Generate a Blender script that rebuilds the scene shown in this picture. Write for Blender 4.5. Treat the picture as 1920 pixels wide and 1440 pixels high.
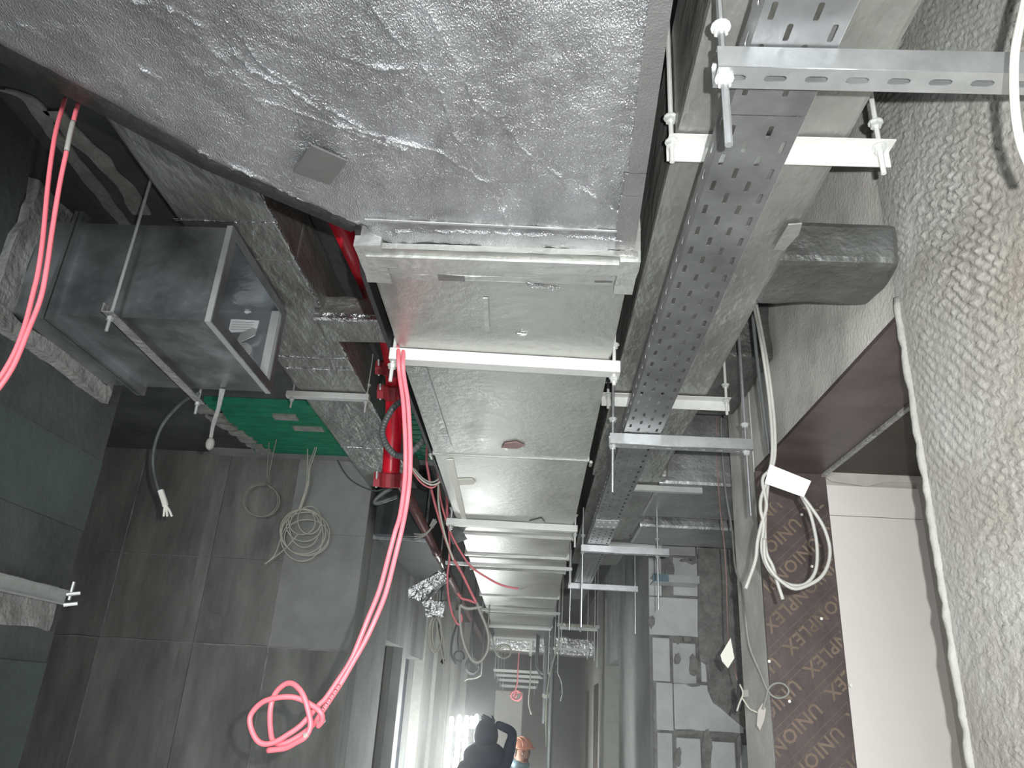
import bpy, bmesh, math, random
import numpy as np
from mathutils import Vector, Matrix, noise
random.seed(4)
for o in list(bpy.data.objects): bpy.data.objects.remove(o)
SC = bpy.context.scene; COL = SC.collection

# ---------------- camera (calibrated from the corridor's and the verticals' vanishing points) ----------------
CX, CY, F = 960., 720., 1431.
Zc = Vector((205, 3370, -F)).normalized()
Yc = Vector((40, -610, -F)); Yc = (Yc - Zc*Yc.dot(Zc)).normalized()
Xc = Yc.cross(Zc)
CAM = Vector((0, 0, 2.15))
cd = bpy.data.cameras.new('camera'); cam = bpy.data.objects.new('camera', cd); COL.objects.link(cam)
cd.sensor_width = 36; cd.lens = 36*F/1920; cd.clip_start = .02; cd.clip_end = 100
cam.matrix_world = Matrix(((Xc.x, Xc.y, Xc.z, CAM.x), (Yc.x, Yc.y, Yc.z, CAM.y), (Zc.x, Zc.y, Zc.z, CAM.z), (0, 0, 0, 1)))
SC.camera = cam
def at(px, py, **k):
    """world point seen at a picture position on the plane X=, Y= or Z= of the place"""
    d = Vector((px-CX, CY-py, -F)); r = Vector((d.dot(Xc), d.dot(Yc), d.dot(Zc)))
    (a, v), = k.items(); i = 'XYZ'.index(a); return CAM + r*((v-CAM[i])/r[i])

# ---------------- light ----------------
W = bpy.data.worlds.new('world'); SC.world = W; W.use_nodes = True
W.node_tree.nodes['Background'].inputs[0].default_value = (.9, 1, .98, 1)
W.node_tree.nodes['Background'].inputs[1].default_value = .6
SC.view_settings.view_transform = 'Standard'; SC.view_settings.look = 'None'
SC.view_settings.exposure = 0.5; SC.view_settings.gamma = 1; SC.view_settings.use_curve_mapping = False
def lamp(kind, name, loc, power, size, color=(1, 1, 1), aim=None, **kw):
    l = bpy.data.lights.new(name, kind); l.energy = power; l.color = color
    if kind == 'AREA':
        l.shape = 'RECTANGLE'; l.size, l.size_y = size
    else: l.shadow_soft_size = size
    for k, v in kw.items(): setattr(l, k, v)
    o = bpy.data.objects.new(name, l); COL.objects.link(o); o.location = loc
    if aim: o.rotation_euler = (Vector(aim)-Vector(loc)).to_track_quat('-Z', 'Y').to_euler()
    return o
# the photographer's phone lamp, just right of and above the lens
lamp('SPOT', 'phone_lamp', (.06, -.005, 2.19), 205, .006, (1, 1, .98), aim=(.6, 2, 2.6), spot_size=math.radians(125), spot_blend=1.)
# unseen fill lights added to lift the dark parts; no such lamps stand here
lamp('AREA', 'fill_behind', (-.4, -2.2, 2.3), 75, (.9, .4), (.93, .97, 1), aim=(-.5, 3, 2.3))
lamp('AREA', 'fill_lobby_low', (-2.3, 3.2, .5), 22, (1.6, 1.6), (.95, .97, 1), aim=(-2.2, 3.6, 4))
lamp('AREA', 'fill_corridor_low', (.0, 2.2, .35), 4, (1.2, 2.4), (.97, 1, .97), aim=(0, 2.3, 4))
lamp('AREA', 'fill_side_room', (2.0, 1.6, .6), 11, (.8, .8), (1, .96, .92), aim=(1.9, 2.6, 2.4))
lamp('AREA', 'fill_mid_low', (.0, 6.5, .35), 15, (1.2, 2.4), (.93, 1, .97), aim=(0, 6.6, 4))
lamp('AREA', 'fill_lobby_wall', (-2.4, .8, 1.0), 46, (.9, .9), (.97, .98, 1), aim=(-2.3, 5.9, 2.4))
lamp('AREA', 'fill_far', (.1, 12.0, .9), 60, (.8, .8), (1, 1, .94), aim=(-.4, 17, 2.6))

# ---------------- materials ----------------
def mat(name, col, rough=.8, metal=0., var=.15, vscale=3., bump=0., bscale=40., stretch=(1, 1, 1), emit=0., rvar=0., fine=0., fscale=300., col2=None, spec=.5, alpha=1., fdist=.6):
    m = bpy.data.materials.new(name); m.use_nodes = True; nt = m.node_tree; N = nt.nodes; L = nt.links
    b = N['Principled BSDF']; b.inputs['Roughness'].default_value = rough; b.inputs['Metallic'].default_value = metal
    b.inputs['Specular IOR Level'].default_value = spec
    tc = N.new('ShaderNodeTexCoord'); mp = N.new('ShaderNodeMapping'); mp.inputs['Scale'].default_value = stretch
    L.new(tc.outputs['Object'], mp.inputs[0])
    n1 = N.new('ShaderNodeTexNoise'); n1.inputs['Scale'].default_value = vscale; n1.inputs['Detail'].default_value = 6; n1.inputs['Roughness'].default_value = .62
    L.new(mp.outputs[0], n1.inputs[0])
    cr = N.new('ShaderNodeValToRGB'); cr.color_ramp.elements[0].position = .32; cr.color_ramp.elements[1].position = .68
    c = Vector(col); c2 = Vector(col2) if col2 else c*(1+var)
    c1 = c*(1-var)
    cr.color_ramp.elements[0].color = (*[min(1, x) for x in c1], 1); cr.color_ramp.elements[1].color = (*[min(1, x) for x in c2], 1)
    L.new(n1.outputs[0], cr.inputs[0]); L.new(cr.outputs[0], b.inputs['Base Color'])
    if rvar:
        mr = N.new('ShaderNodeMapRange'); mr.inputs[1].default_value = .3; mr.inputs[2].default_value = .7
        mr.inputs[3].default_value = rough-rvar; mr.inputs[4].default_value = rough+rvar
        L.new(n1.outputs[0], mr.inputs[0]); L.new(mr.outputs[0], b.inputs['Roughness'])
    last = None
    for (s, sc_, dk_) in ((bump, bscale, .6), (fine, fscale, fdist)):
        if s:
            n2 = N.new('ShaderNodeTexNoise'); n2.inputs['Scale'].default_value = sc_; n2.inputs['Detail'].default_value = 3
            L.new(mp.outputs[0], n2.inputs[0])
            bp = N.new('ShaderNodeBump'); bp.inputs['Strength'].default_value = s; bp.inputs['Distance'].default_value = dk_/sc_
            L.new(n2.outputs[0], bp.inputs['Height'])
            if last: L.new(last.outputs[0], bp.inputs['Normal'])
            last = bp
    if last: L.new(last.outputs[0], b.inputs['Normal'])
    if emit: b.inputs['Emission Color'].default_value = (.95, 1, .98, 1); b.inputs['Emission Strength'].default_value = emit
    if alpha < 1: b.inputs['Alpha'].default_value = alpha
    return m
M = dict(
 foil=mat('foil', (.52, .53, .55), .33, .93, .2, 5, .16, 14, rvar=.07, fine=1., fscale=300, fdist=1.6, stretch=(1.5, .7, 1)),
 foil_wrinkled=mat('foil_wrinkled', (.32, .325, .31), .44, .66, .2, 6, .4, 16, rvar=.06, fine=.35, fscale=70, stretch=(1, .45, 1)),
 foil_crumpled=mat('foil_crumpled', (.68, .69, .70), .2, .95, .25, 9, 1., 26, rvar=.08, fine=.8, fscale=80),
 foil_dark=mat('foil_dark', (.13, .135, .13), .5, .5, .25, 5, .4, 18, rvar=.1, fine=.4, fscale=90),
 foil_soft=mat('foil_soft', (.34, .35, .35), .42, .7, .2, 4, .12, 14, rvar=.08, fine=.15, fscale=80),
 pink_dull=mat('pink_dull', (.30, .19, .18), .7, 0, .25, 6),
 dark_metal=mat('dark_metal', (.045, .047, .05), .6, .2, .3, 5),
 strip=mat('strip', (.30, .30, .30), .42, .85, .1, 8, .15, 40, fine=.6, fscale=250),
 eye_white=mat('eye_white', (.30, .28, .26), .4, 0, 0),
 zinc=mat('zinc', (.52, .54, .55), .36, .86, .12, 20, .05, 90),
 bar_paint=mat('bar_paint', (.58, .59, .57), .5, .25, .05, 20),
 plate=mat('plate', (.35, .355, .335), .40, .74, .16, 4, .12, 30, rvar=.07, fine=.3, fscale=260),
 galv=mat('galv', (.36, .37, .38), .36, .82, .3, 5, .1, 30, rvar=.1),
 galv_in=mat('galv_in', (.62, .66, .70), .3, .8, .15, 6, .15, 20),
 galv_bright=mat('galv_bright', (.58, .60, .585), .42, .45, .08, 20, .05, 90),
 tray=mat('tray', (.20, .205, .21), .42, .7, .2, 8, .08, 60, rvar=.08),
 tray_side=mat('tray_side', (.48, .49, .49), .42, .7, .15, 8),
 tape=mat('tape', (.34, .35, .34), .42, .5, .1, 14, .25, 40),
 tape_dark=mat('tape_dark', (.13, .13, .13), .4, .4, .2, 18, .2, 60),
 patch=mat('patch', (.13, .13, .128), .5, .4, .08, 10, .1, 60),
 black=mat('black', (.012, .012, .014), .6, 0, .3),
 black_tube=mat('black_tube', (.09, .10, .10), .5, 0, .2, 30),
 conc=mat('conc', (.22, .223, .212), .9, 0, .34, 3.2, .25, 25, fine=.15, fscale=160, stretch=(1.3, 1.3, .35)),
 conc_b=mat('conc_b', (.20, .20, .19), .92, 0, .38, 3.6, .25, 25, stretch=(1.3, 1.3, .35)),
 conc_light=mat('conc_light', (.29, .295, .285), .9, 0, .2, 2.4, .25, 30),
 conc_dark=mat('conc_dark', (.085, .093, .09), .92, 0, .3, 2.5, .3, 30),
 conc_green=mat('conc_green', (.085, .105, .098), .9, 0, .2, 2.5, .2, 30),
 ceil=mat('ceil', (.075, .08, .078), .92, 0, .35, 2.5, .3, 22),
 mortar=mat('mortar', (.30, .30, .29), .95, 0, .25, 12, .8, 40),
 mortar_dark=mat('mortar_dark', (.32, .32, .305), .95, 0, .25, 12, .6, 40),
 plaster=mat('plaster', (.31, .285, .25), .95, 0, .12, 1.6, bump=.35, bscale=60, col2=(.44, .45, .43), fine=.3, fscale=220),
 plaster_smooth=mat('plaster_smooth', (.56, .545, .51), .95, 0, .25, 4, .35, 70),
 bead=mat('bead', (.31, .31, .285), .9, 0, .12, 12, .4, 60),
 ply=mat('ply', (.085, .066, .063), .42, 0, .35, 4, .12, 60),
 ply_print=mat('ply_print', (.17, .125, .092), .5, 0, .3, 5),
 ply_dark=mat('ply_dark', (.045, .038, .032), .6, 0, .3, 5),
 board=mat('board', (.70, .67, .64), .85, 0, .035, 2, .05, 50),
 board_edge=mat('board_edge', (.50, .47, .44), .9, 0, .12, 8),
 aac=mat('aac', (.74, .75, .75), .92, 0, .08, 6, .2, 60),
 aac_b=mat('aac_b', (.68, .69, .69), .92, 0, .1, 6, .2, 60),
 green=mat('green', (.010, .21, .115), .6, 0, .2, 8, .1, 40),
 red_pipe=mat('red_pipe', (.62, .012, .03), .33, 0, .15, 8),
 red_dark=mat('red_dark', (.30, .03, .04), .4, 0, .3, 9),
 pipe_brown=mat('pipe_brown', (.16, .085, .085), .3, .3, .3, 8),
 red_cable=mat('red_cable', (.90, .19, .23), .45, 0, .06, 20),
 red_thin=mat('red_thin', (.60, .17, .19), .5, 0, .1, 20),
 cable_print=mat('cable_print', (.08, .02, .03), .5),
 white_cable=mat('white_cable', (.34, .34, .315), .5, 0, .06, 20),
 cream_cable=mat('cream_cable', (.50, .50, .43), .55, 0, .08, 20),
 grey_cable=mat('grey_cable', (.27, .275, .25), .6, 0, .12, 20),
 paper=mat('paper', (.80, .80, .72), .8, 0, .03, 10),
 sticker=mat('sticker', (.80, .82, .84), .6, 0, .03, 10),
 ink=mat('ink', (.45, .46, .44), .8),
 skin=mat('skin', (.42, .24, .17), .6, 0, .1, 20),
 hair=mat('hair', (.05, .045, .04), .7),
 helmet=mat('helmet', (.80, .36, .24), .35, 0, .05, 10),
 navy=mat('navy', (.018, .028, .060), .8, 0, .2, 10),
 red_cloth=mat('red_cloth', (.40, .03, .03), .8),
 steel_blue=mat('steel_blue', (.20, .30, .34), .5, .3, .15, 12),
 dark_blue=mat('dark_blue', (.022, .026, .040), .6, 0, .4, 6),
 tube_light=mat('tube_light', (.9, .95, 1), .5, 0, 0, emit=70),
 white_door=mat('white_door', (.85, .85, .80), .8, 0, .05, 4),
 floor=mat('floor', (.26, .26, .25), .9, 0, .3, 2.5, .2, 20),
)

# ---------------- builders ----------------
def NB(): return bmesh.new()
def box(b, x0, x1, y0, y1, z0, z1, bev=0.):
    vs = [b.verts.new(p) for p in ((x0,y0,z0),(x1,y0,z0),(x1,y1,z0),(x0,y1,z0),(x0,y0,z1),(x1,y0,z1),(x1,y1,z1),(x0,y1,z1))]
    fs = [b.faces.new([vs[i] for i in f]) for f in ((0,3,2,1),(4,5,6,7),(0,1,5,4),(1,2,6,5),(2,3,7,6),(3,0,4,7))]
    if bev: bmesh.ops.bevel(b, geom=list({e for f in fs for e in f.edges}), offset=bev, segments=2, profile=.6, affect='EDGES')
    return b
def prism(b, pts, off):
    """polygon (3-D points) thickened by the vector off"""
    off = Vector(off); a = [b.verts.new(Vector(p)) for p in pts]; c = [b.verts.new(Vector(p)+off) for p in pts]; n = len(a)
    b.faces.new(a); b.faces.new(c[::-1])
    for i in range(n): b.faces.new((a[i], c[i], c[(i+1) % n], a[(i+1) % n]))
    return b
def frame_ring(p, t, prev):
    n = prev - t*prev.dot(t)
    if n.length < 1e-5: n = t.orthogonal()
    return n.normalized()
def tube(b, pts, r, seg=8, caps=True, ribs=0.):
    pts = [Vector(p) for p in pts]; rings = []; n = Vector((.3, .1, 1))
    for i, p in enumerate(pts):
        t = (pts[min(i+1, len(pts)-1)]-pts[max(i-1, 0)]).normalized()
        n = frame_ring(p, t, n); bn = t.cross(n)
        rr = (r[i] if isinstance(r, (list, tuple)) else r)*(1+(ribs if i % 2 else 0))
        rings.append([b.verts.new(p+(n*math.cos(a)+bn*math.sin(a))*rr) for a in (2*math.pi*k/seg for k in range(seg))])
    for A, B in zip(rings, rings[1:]):
        for k in range(seg): b.faces.new((A[k], A[(k+1) % seg], B[(k+1) % seg], B[k]))
    if caps: b.faces.new(rings[0][::-1]); b.faces.new(rings[-1])
    return b
def cyl(b, p, q, r, seg=10): return tube(b, [p, q], r, seg)
def smooth(pts, n=6):
    pts = [Vector(p) for p in pts]
    if len(pts) < 3: return pts
    P = [pts[0]*2-pts[1]]+pts+[pts[-1]*2-pts[-2]]; out = []
    for i in range(1, len(P)-2):
        a, b_, c, d = P[i-1], P[i], P[i+1], P[i+2]
        for k in range(n):
            t = k/n; out.append(.5*((2*b_)+(c-a)*t+(2*a-5*b_+4*c-d)*t*t+(3*b_-a-3*c+d)*t**3))
    out.append(pts[-1]); return out
def root_loc(o):
    while o.parent: o = o.parent
    return o.location
def obj(name, b, m, parent=None, sm=False, **tags):
    bmesh.ops.recalc_face_normals(b, faces=b.faces)
    me = bpy.data.meshes.new(name); o = bpy.data.objects.new(name, me); COL.objects.link(o)
    if parent is not None: off = root_loc(parent).copy(); o.parent = parent
    else:
        co = [v.co for v in b.verts]; off = Vector(((min(c.x for c in co)+max(c.x for c in co))/2, (min(c.y for c in co)+max(c.y for c in co))/2, min(c.z for c in co)))
        o.location = off
    bmesh.ops.translate(b, verts=b.verts, vec=-off)
    if sm:
        for f in b.faces: f.smooth = True
    b.to_mesh(me); b.free(); me.materials.append(M[m] if isinstance(m, str) else m)
    for k, v in tags.items(): o[k] = v
    return o
def thing(name, label, cat, loc, group=None):
    o = bpy.data.objects.new(name, None); COL.objects.link(o); o.location = loc; o.empty_display_size = .05
    o['label'] = label; o['category'] = cat
    if group: o['group'] = group
    return o
def struct(name, b, m, parent=None, **k):
    o = obj(name, b, m, parent, **k)
    if parent is None: o['kind'] = 'structure'
    return o
def bx(*a, **k): return box(NB(), *a, **k)
def slotted(w, l, slots, t=.002):
    """flat plate 0..w by 0..l with stadium holes (cx, cy, half_len, half_wid, along_y)"""
    cu = bpy.data.curves.new('t', 'CURVE'); cu.dimensions = '2D'; cu.fill_mode = 'BOTH'; cu.extrude = t/2
    def sp(p):
        s = cu.splines.new('POLY'); s.points.add(len(p)-1); s.use_cyclic_u = True
        for i, (x, y) in enumerate(p): s.points[i].co = (x, y, 0, 1)
    sp([(0, 0), (w, 0), (w, l), (0, l)])
    for cx, cy, hl, hw, ay in slots:
        pts = []
        for k in range(4): a = -math.pi/2+math.pi*k/3; pts.append((hl-hw+hw*math.cos(a), hw*math.sin(a)))
        for k in range(4): a = math.pi/2+math.pi*k/3; pts.append((-(hl-hw)+hw*math.cos(a), hw*math.sin(a)))
        sp([(cx+(y if ay else x), cy+(x if ay else y)) for x, y in pts])
    o = bpy.data.objects.new('t', cu); COL.objects.link(o)
    dg = bpy.context.evaluated_depsgraph_get(); dg.update(); me = bpy.data.meshes.new_from_object(o.evaluated_get(dg))
    b = NB(); b.from_mesh(me); bpy.data.objects.remove(o); bpy.data.meshes.remove(me); return b
def lane_plate(L, x0, x1, lanes, pitch, hl, hw, t=.0015):
    """plate along y (0..L) with staggered stadium slots, one lane of cells per slot row"""
    b = NB(); lw = (x1-x0)/lanes
    for c in range(lanes):
        xa, xb_ = x0+c*lw, x0+(c+1)*lw; y = 0.; first = pitch/2 if c % 2 else 0.
        if first: b.faces.new([b.verts.new(p) for p in ((xa, 0, 0), (xb_, 0, 0), (xb_, first, 0), (xa, first, 0))]); y = first
        while y+pitch <= L+1e-6:
            cx, cy = (xa+xb_)/2, y+pitch/2; k = .6
            inn = [(-hw, -hl+hw*k), (-hw*k, -hl), (hw*k, -hl), (hw, -hl+hw*k), (hw, hl-hw*k), (hw*k, hl), (-hw*k, hl), (-hw, hl-hw*k)]
            inn = [b.verts.new((cx+p, cy+q, 0)) for p, q in inn]
            q4 = [b.verts.new(p) for p in ((xa, y, 0), (xb_, y, 0), (xb_, y+pitch, 0), (xa, y+pitch, 0))]
            b.faces.new((q4[0], q4[1], inn[2], inn[1])); b.faces.new((q4[1], inn[3], inn[2])); b.faces.new((q4[1], q4[2], inn[4], inn[3])); b.faces.new((q4[2], inn[5], inn[4]))
            b.faces.new((q4[2], q4[3], inn[6], inn[5])); b.faces.new((q4[3], inn[7], inn[6])); b.faces.new((q4[3], q4[0], inn[0], inn[7])); b.faces.new((q4[0], inn[1], inn[0]))
            y += pitch
        if y < L-1e-4: b.faces.new([b.verts.new(p) for p in ((xa, y, 0), (xb_, y, 0), (xb_, L, 0), (xa, L, 0))])
    r = bmesh.ops.extrude_face_region(b, geom=b.faces[:]); bmesh.ops.translate(b, verts=[v for v in r['geom'] if isinstance(v, bmesh.types.BMVert)], vec=(0, 0, t))
    return b
def xf(b, m): bmesh.ops.transform(b, matrix=m, verts=b.verts); return b
def basis(o, x, y, z): return Matrix(((x[0], y[0], z[0], o[0]), (x[1], y[1], z[1], o[1]), (x[2], y[2], z[2], o[2]), (0, 0, 0, 1)))
def wrinkle(b, amp, sc, cuts=6):
    bmesh.ops.subdivide_edges(b, edges=b.edges[:], cuts=cuts, use_grid_fill=True)
    for v in b.verts: v.co += noise.noise_vector(v.co*sc)*amp
    return b
def rise(spec, z):
    x, y, d = spec[0]; p = at(x, y, Y=d)
    return [p+Vector((0, 0, z-p.z))]
def path(spec, n=6, top=None):
    """spec: list of (px, py, Y)"""
    P_ = smooth([at(x, y, Y=d) for x, y, d in spec], n)
    return (rise(spec, top)+P_) if top else P_
def cable(name, label, spec, r, m, cat='cable', group=None, parent=None, n=6, seg=8, top=None):
    o = obj(name, tube(NB(), path(spec, n, top), r, seg), m, parent, sm=True)
    if parent is None:
        o['label'] = label; o['category'] = cat
        if group: o['group'] = group
    return o

# ================= THE SETTING =================
XL, XR, YF, ZT, XN = -1.37, .95, 5.94, 3.95, -1.88
struct('floor', bx(-5, 4, -6, 19, -.1, 0), 'floor')
struct('ceiling', bx(-5, 4, -3.5, 19, ZT, ZT+.2), 'ceil')
# near left wall: shuttered concrete in lifts
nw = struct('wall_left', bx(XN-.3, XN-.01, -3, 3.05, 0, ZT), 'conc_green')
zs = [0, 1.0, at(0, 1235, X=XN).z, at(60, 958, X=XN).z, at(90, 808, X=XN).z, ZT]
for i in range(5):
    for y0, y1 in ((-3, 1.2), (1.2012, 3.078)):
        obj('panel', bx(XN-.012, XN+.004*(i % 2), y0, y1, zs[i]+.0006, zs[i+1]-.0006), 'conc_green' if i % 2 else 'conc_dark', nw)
struct('wall_left_far', bx(-4.2, -3.9, 3, YF, 0, ZT), 'conc_dark')
struct('wall_lobby_return', bx(-4.2, XN-.3, 2.9, 3.05, 0, ZT), 'conc_dark')
# wall facing the camera at the end of the lobby
fw = struct('wall_front', bx(-4.2, XL, YF+.012, YF+.3, 0, ZT), 'conc')
xs = [-4.2, at(228, 1040, Y=YF).x, at(318, 1300, Y=YF).x, at(385, 1100, Y=YF).x, at(515, 1150, Y=YF).x, XL+.002]
zj = at(360, 1205, Y=YF).z
for i in range(5):
    for k, (z0, z1) in enumerate(((0, zj), (zj, 3.1) if i < 4 else (zj, 3.32), (3.1, ZT) if i < 4 else (3.32, ZT))):
        mm = ('conc_b', 'conc_b', 'conc', 'conc_b', 'conc_light')[i] if k else ('conc_b', 'conc', 'conc_b', 'conc', 'conc')[i]
        pr = (0, .004, .012, .003, .009)[i]+(.0, .003, .005)[k]
        obj('panel', bx(xs[i]+.0006, xs[i+1]-.0006, YF-pr, YF+.02, z0+.0006, z1-.0006), mm, fw)
def fin(p, q, m='mortar_dark', r=.006):
    P_ = [Vector(p).lerp(Vector(q), k/40)+noise.noise_vector((k*.9, p[0]*3, p[2]))*.006 for k in range(41)]
    obj('joint_fin', tube(NB(), P_, [r*(.5+1.1*abs(noise.noise((k*.5, q[0], q[2])))) for k in range(41)], 5), m, fw)
for i in (1, 4): fin((xs[i], YF-.008, 1.2), (xs[i], YF-.008, 3.9))
fin((xs[0], YF-.008, zj), (xs[5], YF-.012, zj)); fin((xs[1], YF-.01, 3.1), (xs[3], YF-.01, 3.1), r=.004)
for x, z, r in ((-2.42, 2.62, .06),):
    p = (x, YF-.012, z); obj('tie_hole_plug', cyl(NB(), p, (x, YF-.004, z), r, 16), 'conc', fw)
# corridor, left side, with two doorways
wl = struct('wall_corridor_left', bx(XL-.25, XL, YF+.3, 7.3, 0, ZT), 'conc_light')
obj('pier', bx(XL-.25, XL, 8.3, 8.55, 0, ZT), 'conc_light', wl)
obj('pier', bx(XL-.25, XL+.02, 9.85, 10.3, 0, ZT), 'bead', wl)
obj('lintel', bx(XL-.25, XL, 7.3, 8.3, 2.66, ZT), 'conc', wl)
obj('lintel', bx(XL-.25, XL, 8.55, 9.85, 2.62, ZT), 'conc', wl)
obj('wall_run', bx(XL-.25, XL, 10.3, 17.3, 0, ZT), 'conc_light', wl)
for y0, y1, d in ((10.9, 11.3, .05), (12.1, 12.35, .08), (13.2, 13.8, .06), (15.1, 15.5, .12)):
    obj('pilaster', bx(XL-.02, XL+d, y0, y1, 0, 3.6), 'bead' if y0 < 13 else 'conc_light', wl)
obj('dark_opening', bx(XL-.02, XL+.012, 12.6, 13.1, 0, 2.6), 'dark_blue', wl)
for n, (y0, y1, zt) in enumerate(((7.3, 8.3, 2.66), (8.55, 9.85, 2.62))):
    d = struct('door_%d' % (n+1), bx(XL-.22, XL-.16, y0, y1, 0, zt), 'ply_dark' if n == 0 else 'dark_blue')
    obj('frame', bx(XL-.16, XL-.1, y0, y0+.06, 0, zt), 'conc', d); obj('frame', bx(XL-.16, XL-.1, y1-.06, y1, 0, zt), 'conc', d)
    obj('handle', bx(XL-.16, XL-.13, y1-.18, y1-.14, 1.0, 1.12), 'galv_bright', d)
# the right-hand wall
ry0, ry1, zl = 1.87, 3.339, 3.19
wr = struct('wall_right', bx(XR+.012, XR+.306, -3, ry0, 0, ZT), 'plaster_smooth')
obj('lintel', bx(XR+.004, XR+.306, ry0-.3, ry1+.02, zl+.015, ZT), 'plaster_smooth', wr)
obj('pier', bx(XR, XR+.306, ry1+.016, 3.76, 0, ZT), 'plaster_smooth', wr)
# keyed plaster coat: a displaced sheet with raked ridges
def plaster_sheet(y0, y1, z0, z1, step, amp):
    ny, nz = int((y1-y0)/step), int((z1-z0)/step); vs = []; fs = []
    for j in range(nz+1):
        z = z0+(z1-z0)*j/nz
        for i in range(ny+1):
            y = y0+(y1-y0)*i/ny
            w = noise.noise((y*2.2, z*2.2, 3))*.05+noise.noise((y*9, z*9, 8))*.012
            ang = .42+.10*noise.noise((y, z, 1))
            s = (z*math.cos(ang)-y*math.sin(ang)+w)/.0185
            rid = abs((s % 1)-.5)*2
            brk = noise.noise((y*26, z*60, 5)); gr = noise.noise((y*150, z*150, 2))
            zone = min(1, max(.42, .68+1.0*noise.noise((y*2.6+4, z*1.7, 7)) - max(0, (y-1.6))*1.2))
            if y > y1-.09: zone *= max(0, (y1-.0-y)/.09)
            h = amp*zone*((1-rid**1.5)*(.55+.6*brk)+.25*gr)+.0012*gr
            vs.append((XR-max(0, h+.002) if .0 < 1 else XR, y, z))
    for j in range(nz):
        for i in range(ny):
            a = j*(ny+1)+i; fs.append((a, a+ny+1, a+ny+2, a+1))
    me = bpy.data.meshes.new('keyed_plaster'); me.from_pydata(vs, [], fs); me.update(); b = NB(); b.from_mesh(me); bpy.data.meshes.remove(me)
    return b
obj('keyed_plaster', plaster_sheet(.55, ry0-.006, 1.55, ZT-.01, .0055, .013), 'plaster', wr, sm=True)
obj('jamb_face', bx(XR+.01, XR+.306, ry0-.02, ry0, 0, zl), 'conc_light', wr)
bd = tube(NB(), [Vector((XR-.003+random.uniform(-.003, .003), ry0-.012+random.uniform(-.002, .002), z)) for z in np.arange(1.2, zl+.06, .03)], [.0105+random.uniform(-.001, .001) for _ in np.arange(1.2, zl+.06, .03)], 10)
tr = struct('trim_1', bd, 'bead', sm=True)
# opening lined with film-faced plywood
op = struct('window_1', bx(XR+.0, 1.262, ry1, ry1+.015, 1.2, zl), 'ply')
obj('soffit_board', bx(XR+.003, 1.262, ry0, ry1+.015, zl, zl+.015), 'ply', op)
obj('soffit_edge', bx(1.245, 1.262, ry0, ry1, zl-.012, zl), 'mortar_dark', op)
for px, py in ((1503, 965), (1432, 966), (1480, 1315), (1442, 1240), (1522, 1062), (1595, 1285), (1540, 1160)):
    p = at(px, py, Y=ry1); obj('fixing', cyl(NB(), p, p-Vector((0, .003, 0)), .006, 12), 'paper', op)
p = at(1610, 843, Z=zl)
# printed lettering on the plywood
def lettering():
    cu = bpy.data.curves.new('t', 'FONT'); cu.body = 'UNIONPLEX'; cu.size = .062; cu.extrude = .0004; cu.space_character = 1.12; cu.offset = .0012; cu.resolution_u = 2
    o = bpy.data.objects.new('t', cu); COL.objects.link(o); dg = bpy.context.evaluated_depsgraph_get(); dg.update()
    me = bpy.data.meshes.new_from_object(o.evaluated_get(dg)); bpy.data.objects.remove(o)
    w = max(v.co.x for v in me.vertices); out = NB()
    u = (at(1465, 1394, Y=ry1)-at(1528, 1330, Y=ry1)).normalized()           # reading direction, down to the left
    v = Vector((-u.z, 0, u.x)); 
    if v.x < 0: v = -v                                                        # tops of the letters point down to the right
    o0 = at(1528, 1330, Y=ry1)                                               # a U of one row
    step = (at(1566, 1352, Y=ry1)-at(1531, 1315, Y=ry1)).length
    per = w+.05; sc = .44/w*1.0
    for row in range(-9, 8):
        for rep in range(-3, 4):
            b = NB(); b.from_mesh(me)
            b.transform(Matrix.Diagonal((sc, sc, 1, 1)))
            org = o0+v*(row*.112)+u*(rep*(w*sc+.055)+(0 if row > -3 else .0)+row*.0)-u*.02-v*.022
            xf(b, basis(org-Vector((0, .0008, 0)), u, v, Vector((0, -1, 0))))
            tmp = bpy.data.meshes.new('x'); b.to_mesh(tmp); b.free(); out.from_mesh(tmp); bpy.data.meshes.remove(tmp)
        for k in (-.026, .062):
            org = o0+v*(row*.112+k)
            a, c = org-u*1.5, org+u*1.5; prism(out, [a-Vector((0, .0004, 0)), c-Vector((0, .0004, 0)), c+v*.0016-Vector((0, .0004, 0)), a+v*.0016-Vector((0, .0004, 0))], (0, -.0003, 0))
    for co, no in (((XR+.002, 0, 0), (-1, 0, 0)), ((1.255, 0, 0), (1, 0, 0)), ((0, 0, zl-.14), (0, 0, 1)), ((0, 0, 1.3), (0, 0, -1))):
        bmesh.ops.bisect_plane(out, geom=out.verts[:]+out.edges[:]+out.faces[:], plane_co=co, plane_no=no, clear_outer=True)
    return out
obj('printed_lettering', lettering(), 'ply_print', op)
# pale boarded wall seen through the opening
xb = at(1760, 1160, Y=ry1+.06).x
wb = struct('wall_board', bx(1.256, 2.6, ry1+.075, ry1+.2, 0, zl+.1), 'board_edge')
zb = at(1600, 968, Y=ry1+.06).z
obj('board', bx(1.257, xb, ry1+.06, ry1+.08, zb+.0015, 3.16), 'board', wb)
obj('board', bx(1.257, xb, ry1+.06, ry1+.08, .6, zb-.0015), 'board', wb)
b = NB(); pts = [at(x, y, Y=ry1+.058) for x, y in ((1545, 893), (1560, 903), (1590, 907), (1625, 912), (1660, 904), (1700, 905), (1740, 908), (1740, 872), (1560, 872))]
obj('joint_filler', prism(b, pts, (0, .004, 0)), 'board_edge', wb)
struct('ceiling_side_room', bx(1.262, 3.2, .5, ry1+.3, zl+.03, zl+.15), 'ply_dark')
struct('wall_side_room', bx(3.2, 3.4, -1, 4, 0, zl+.1), 'conc')
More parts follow.
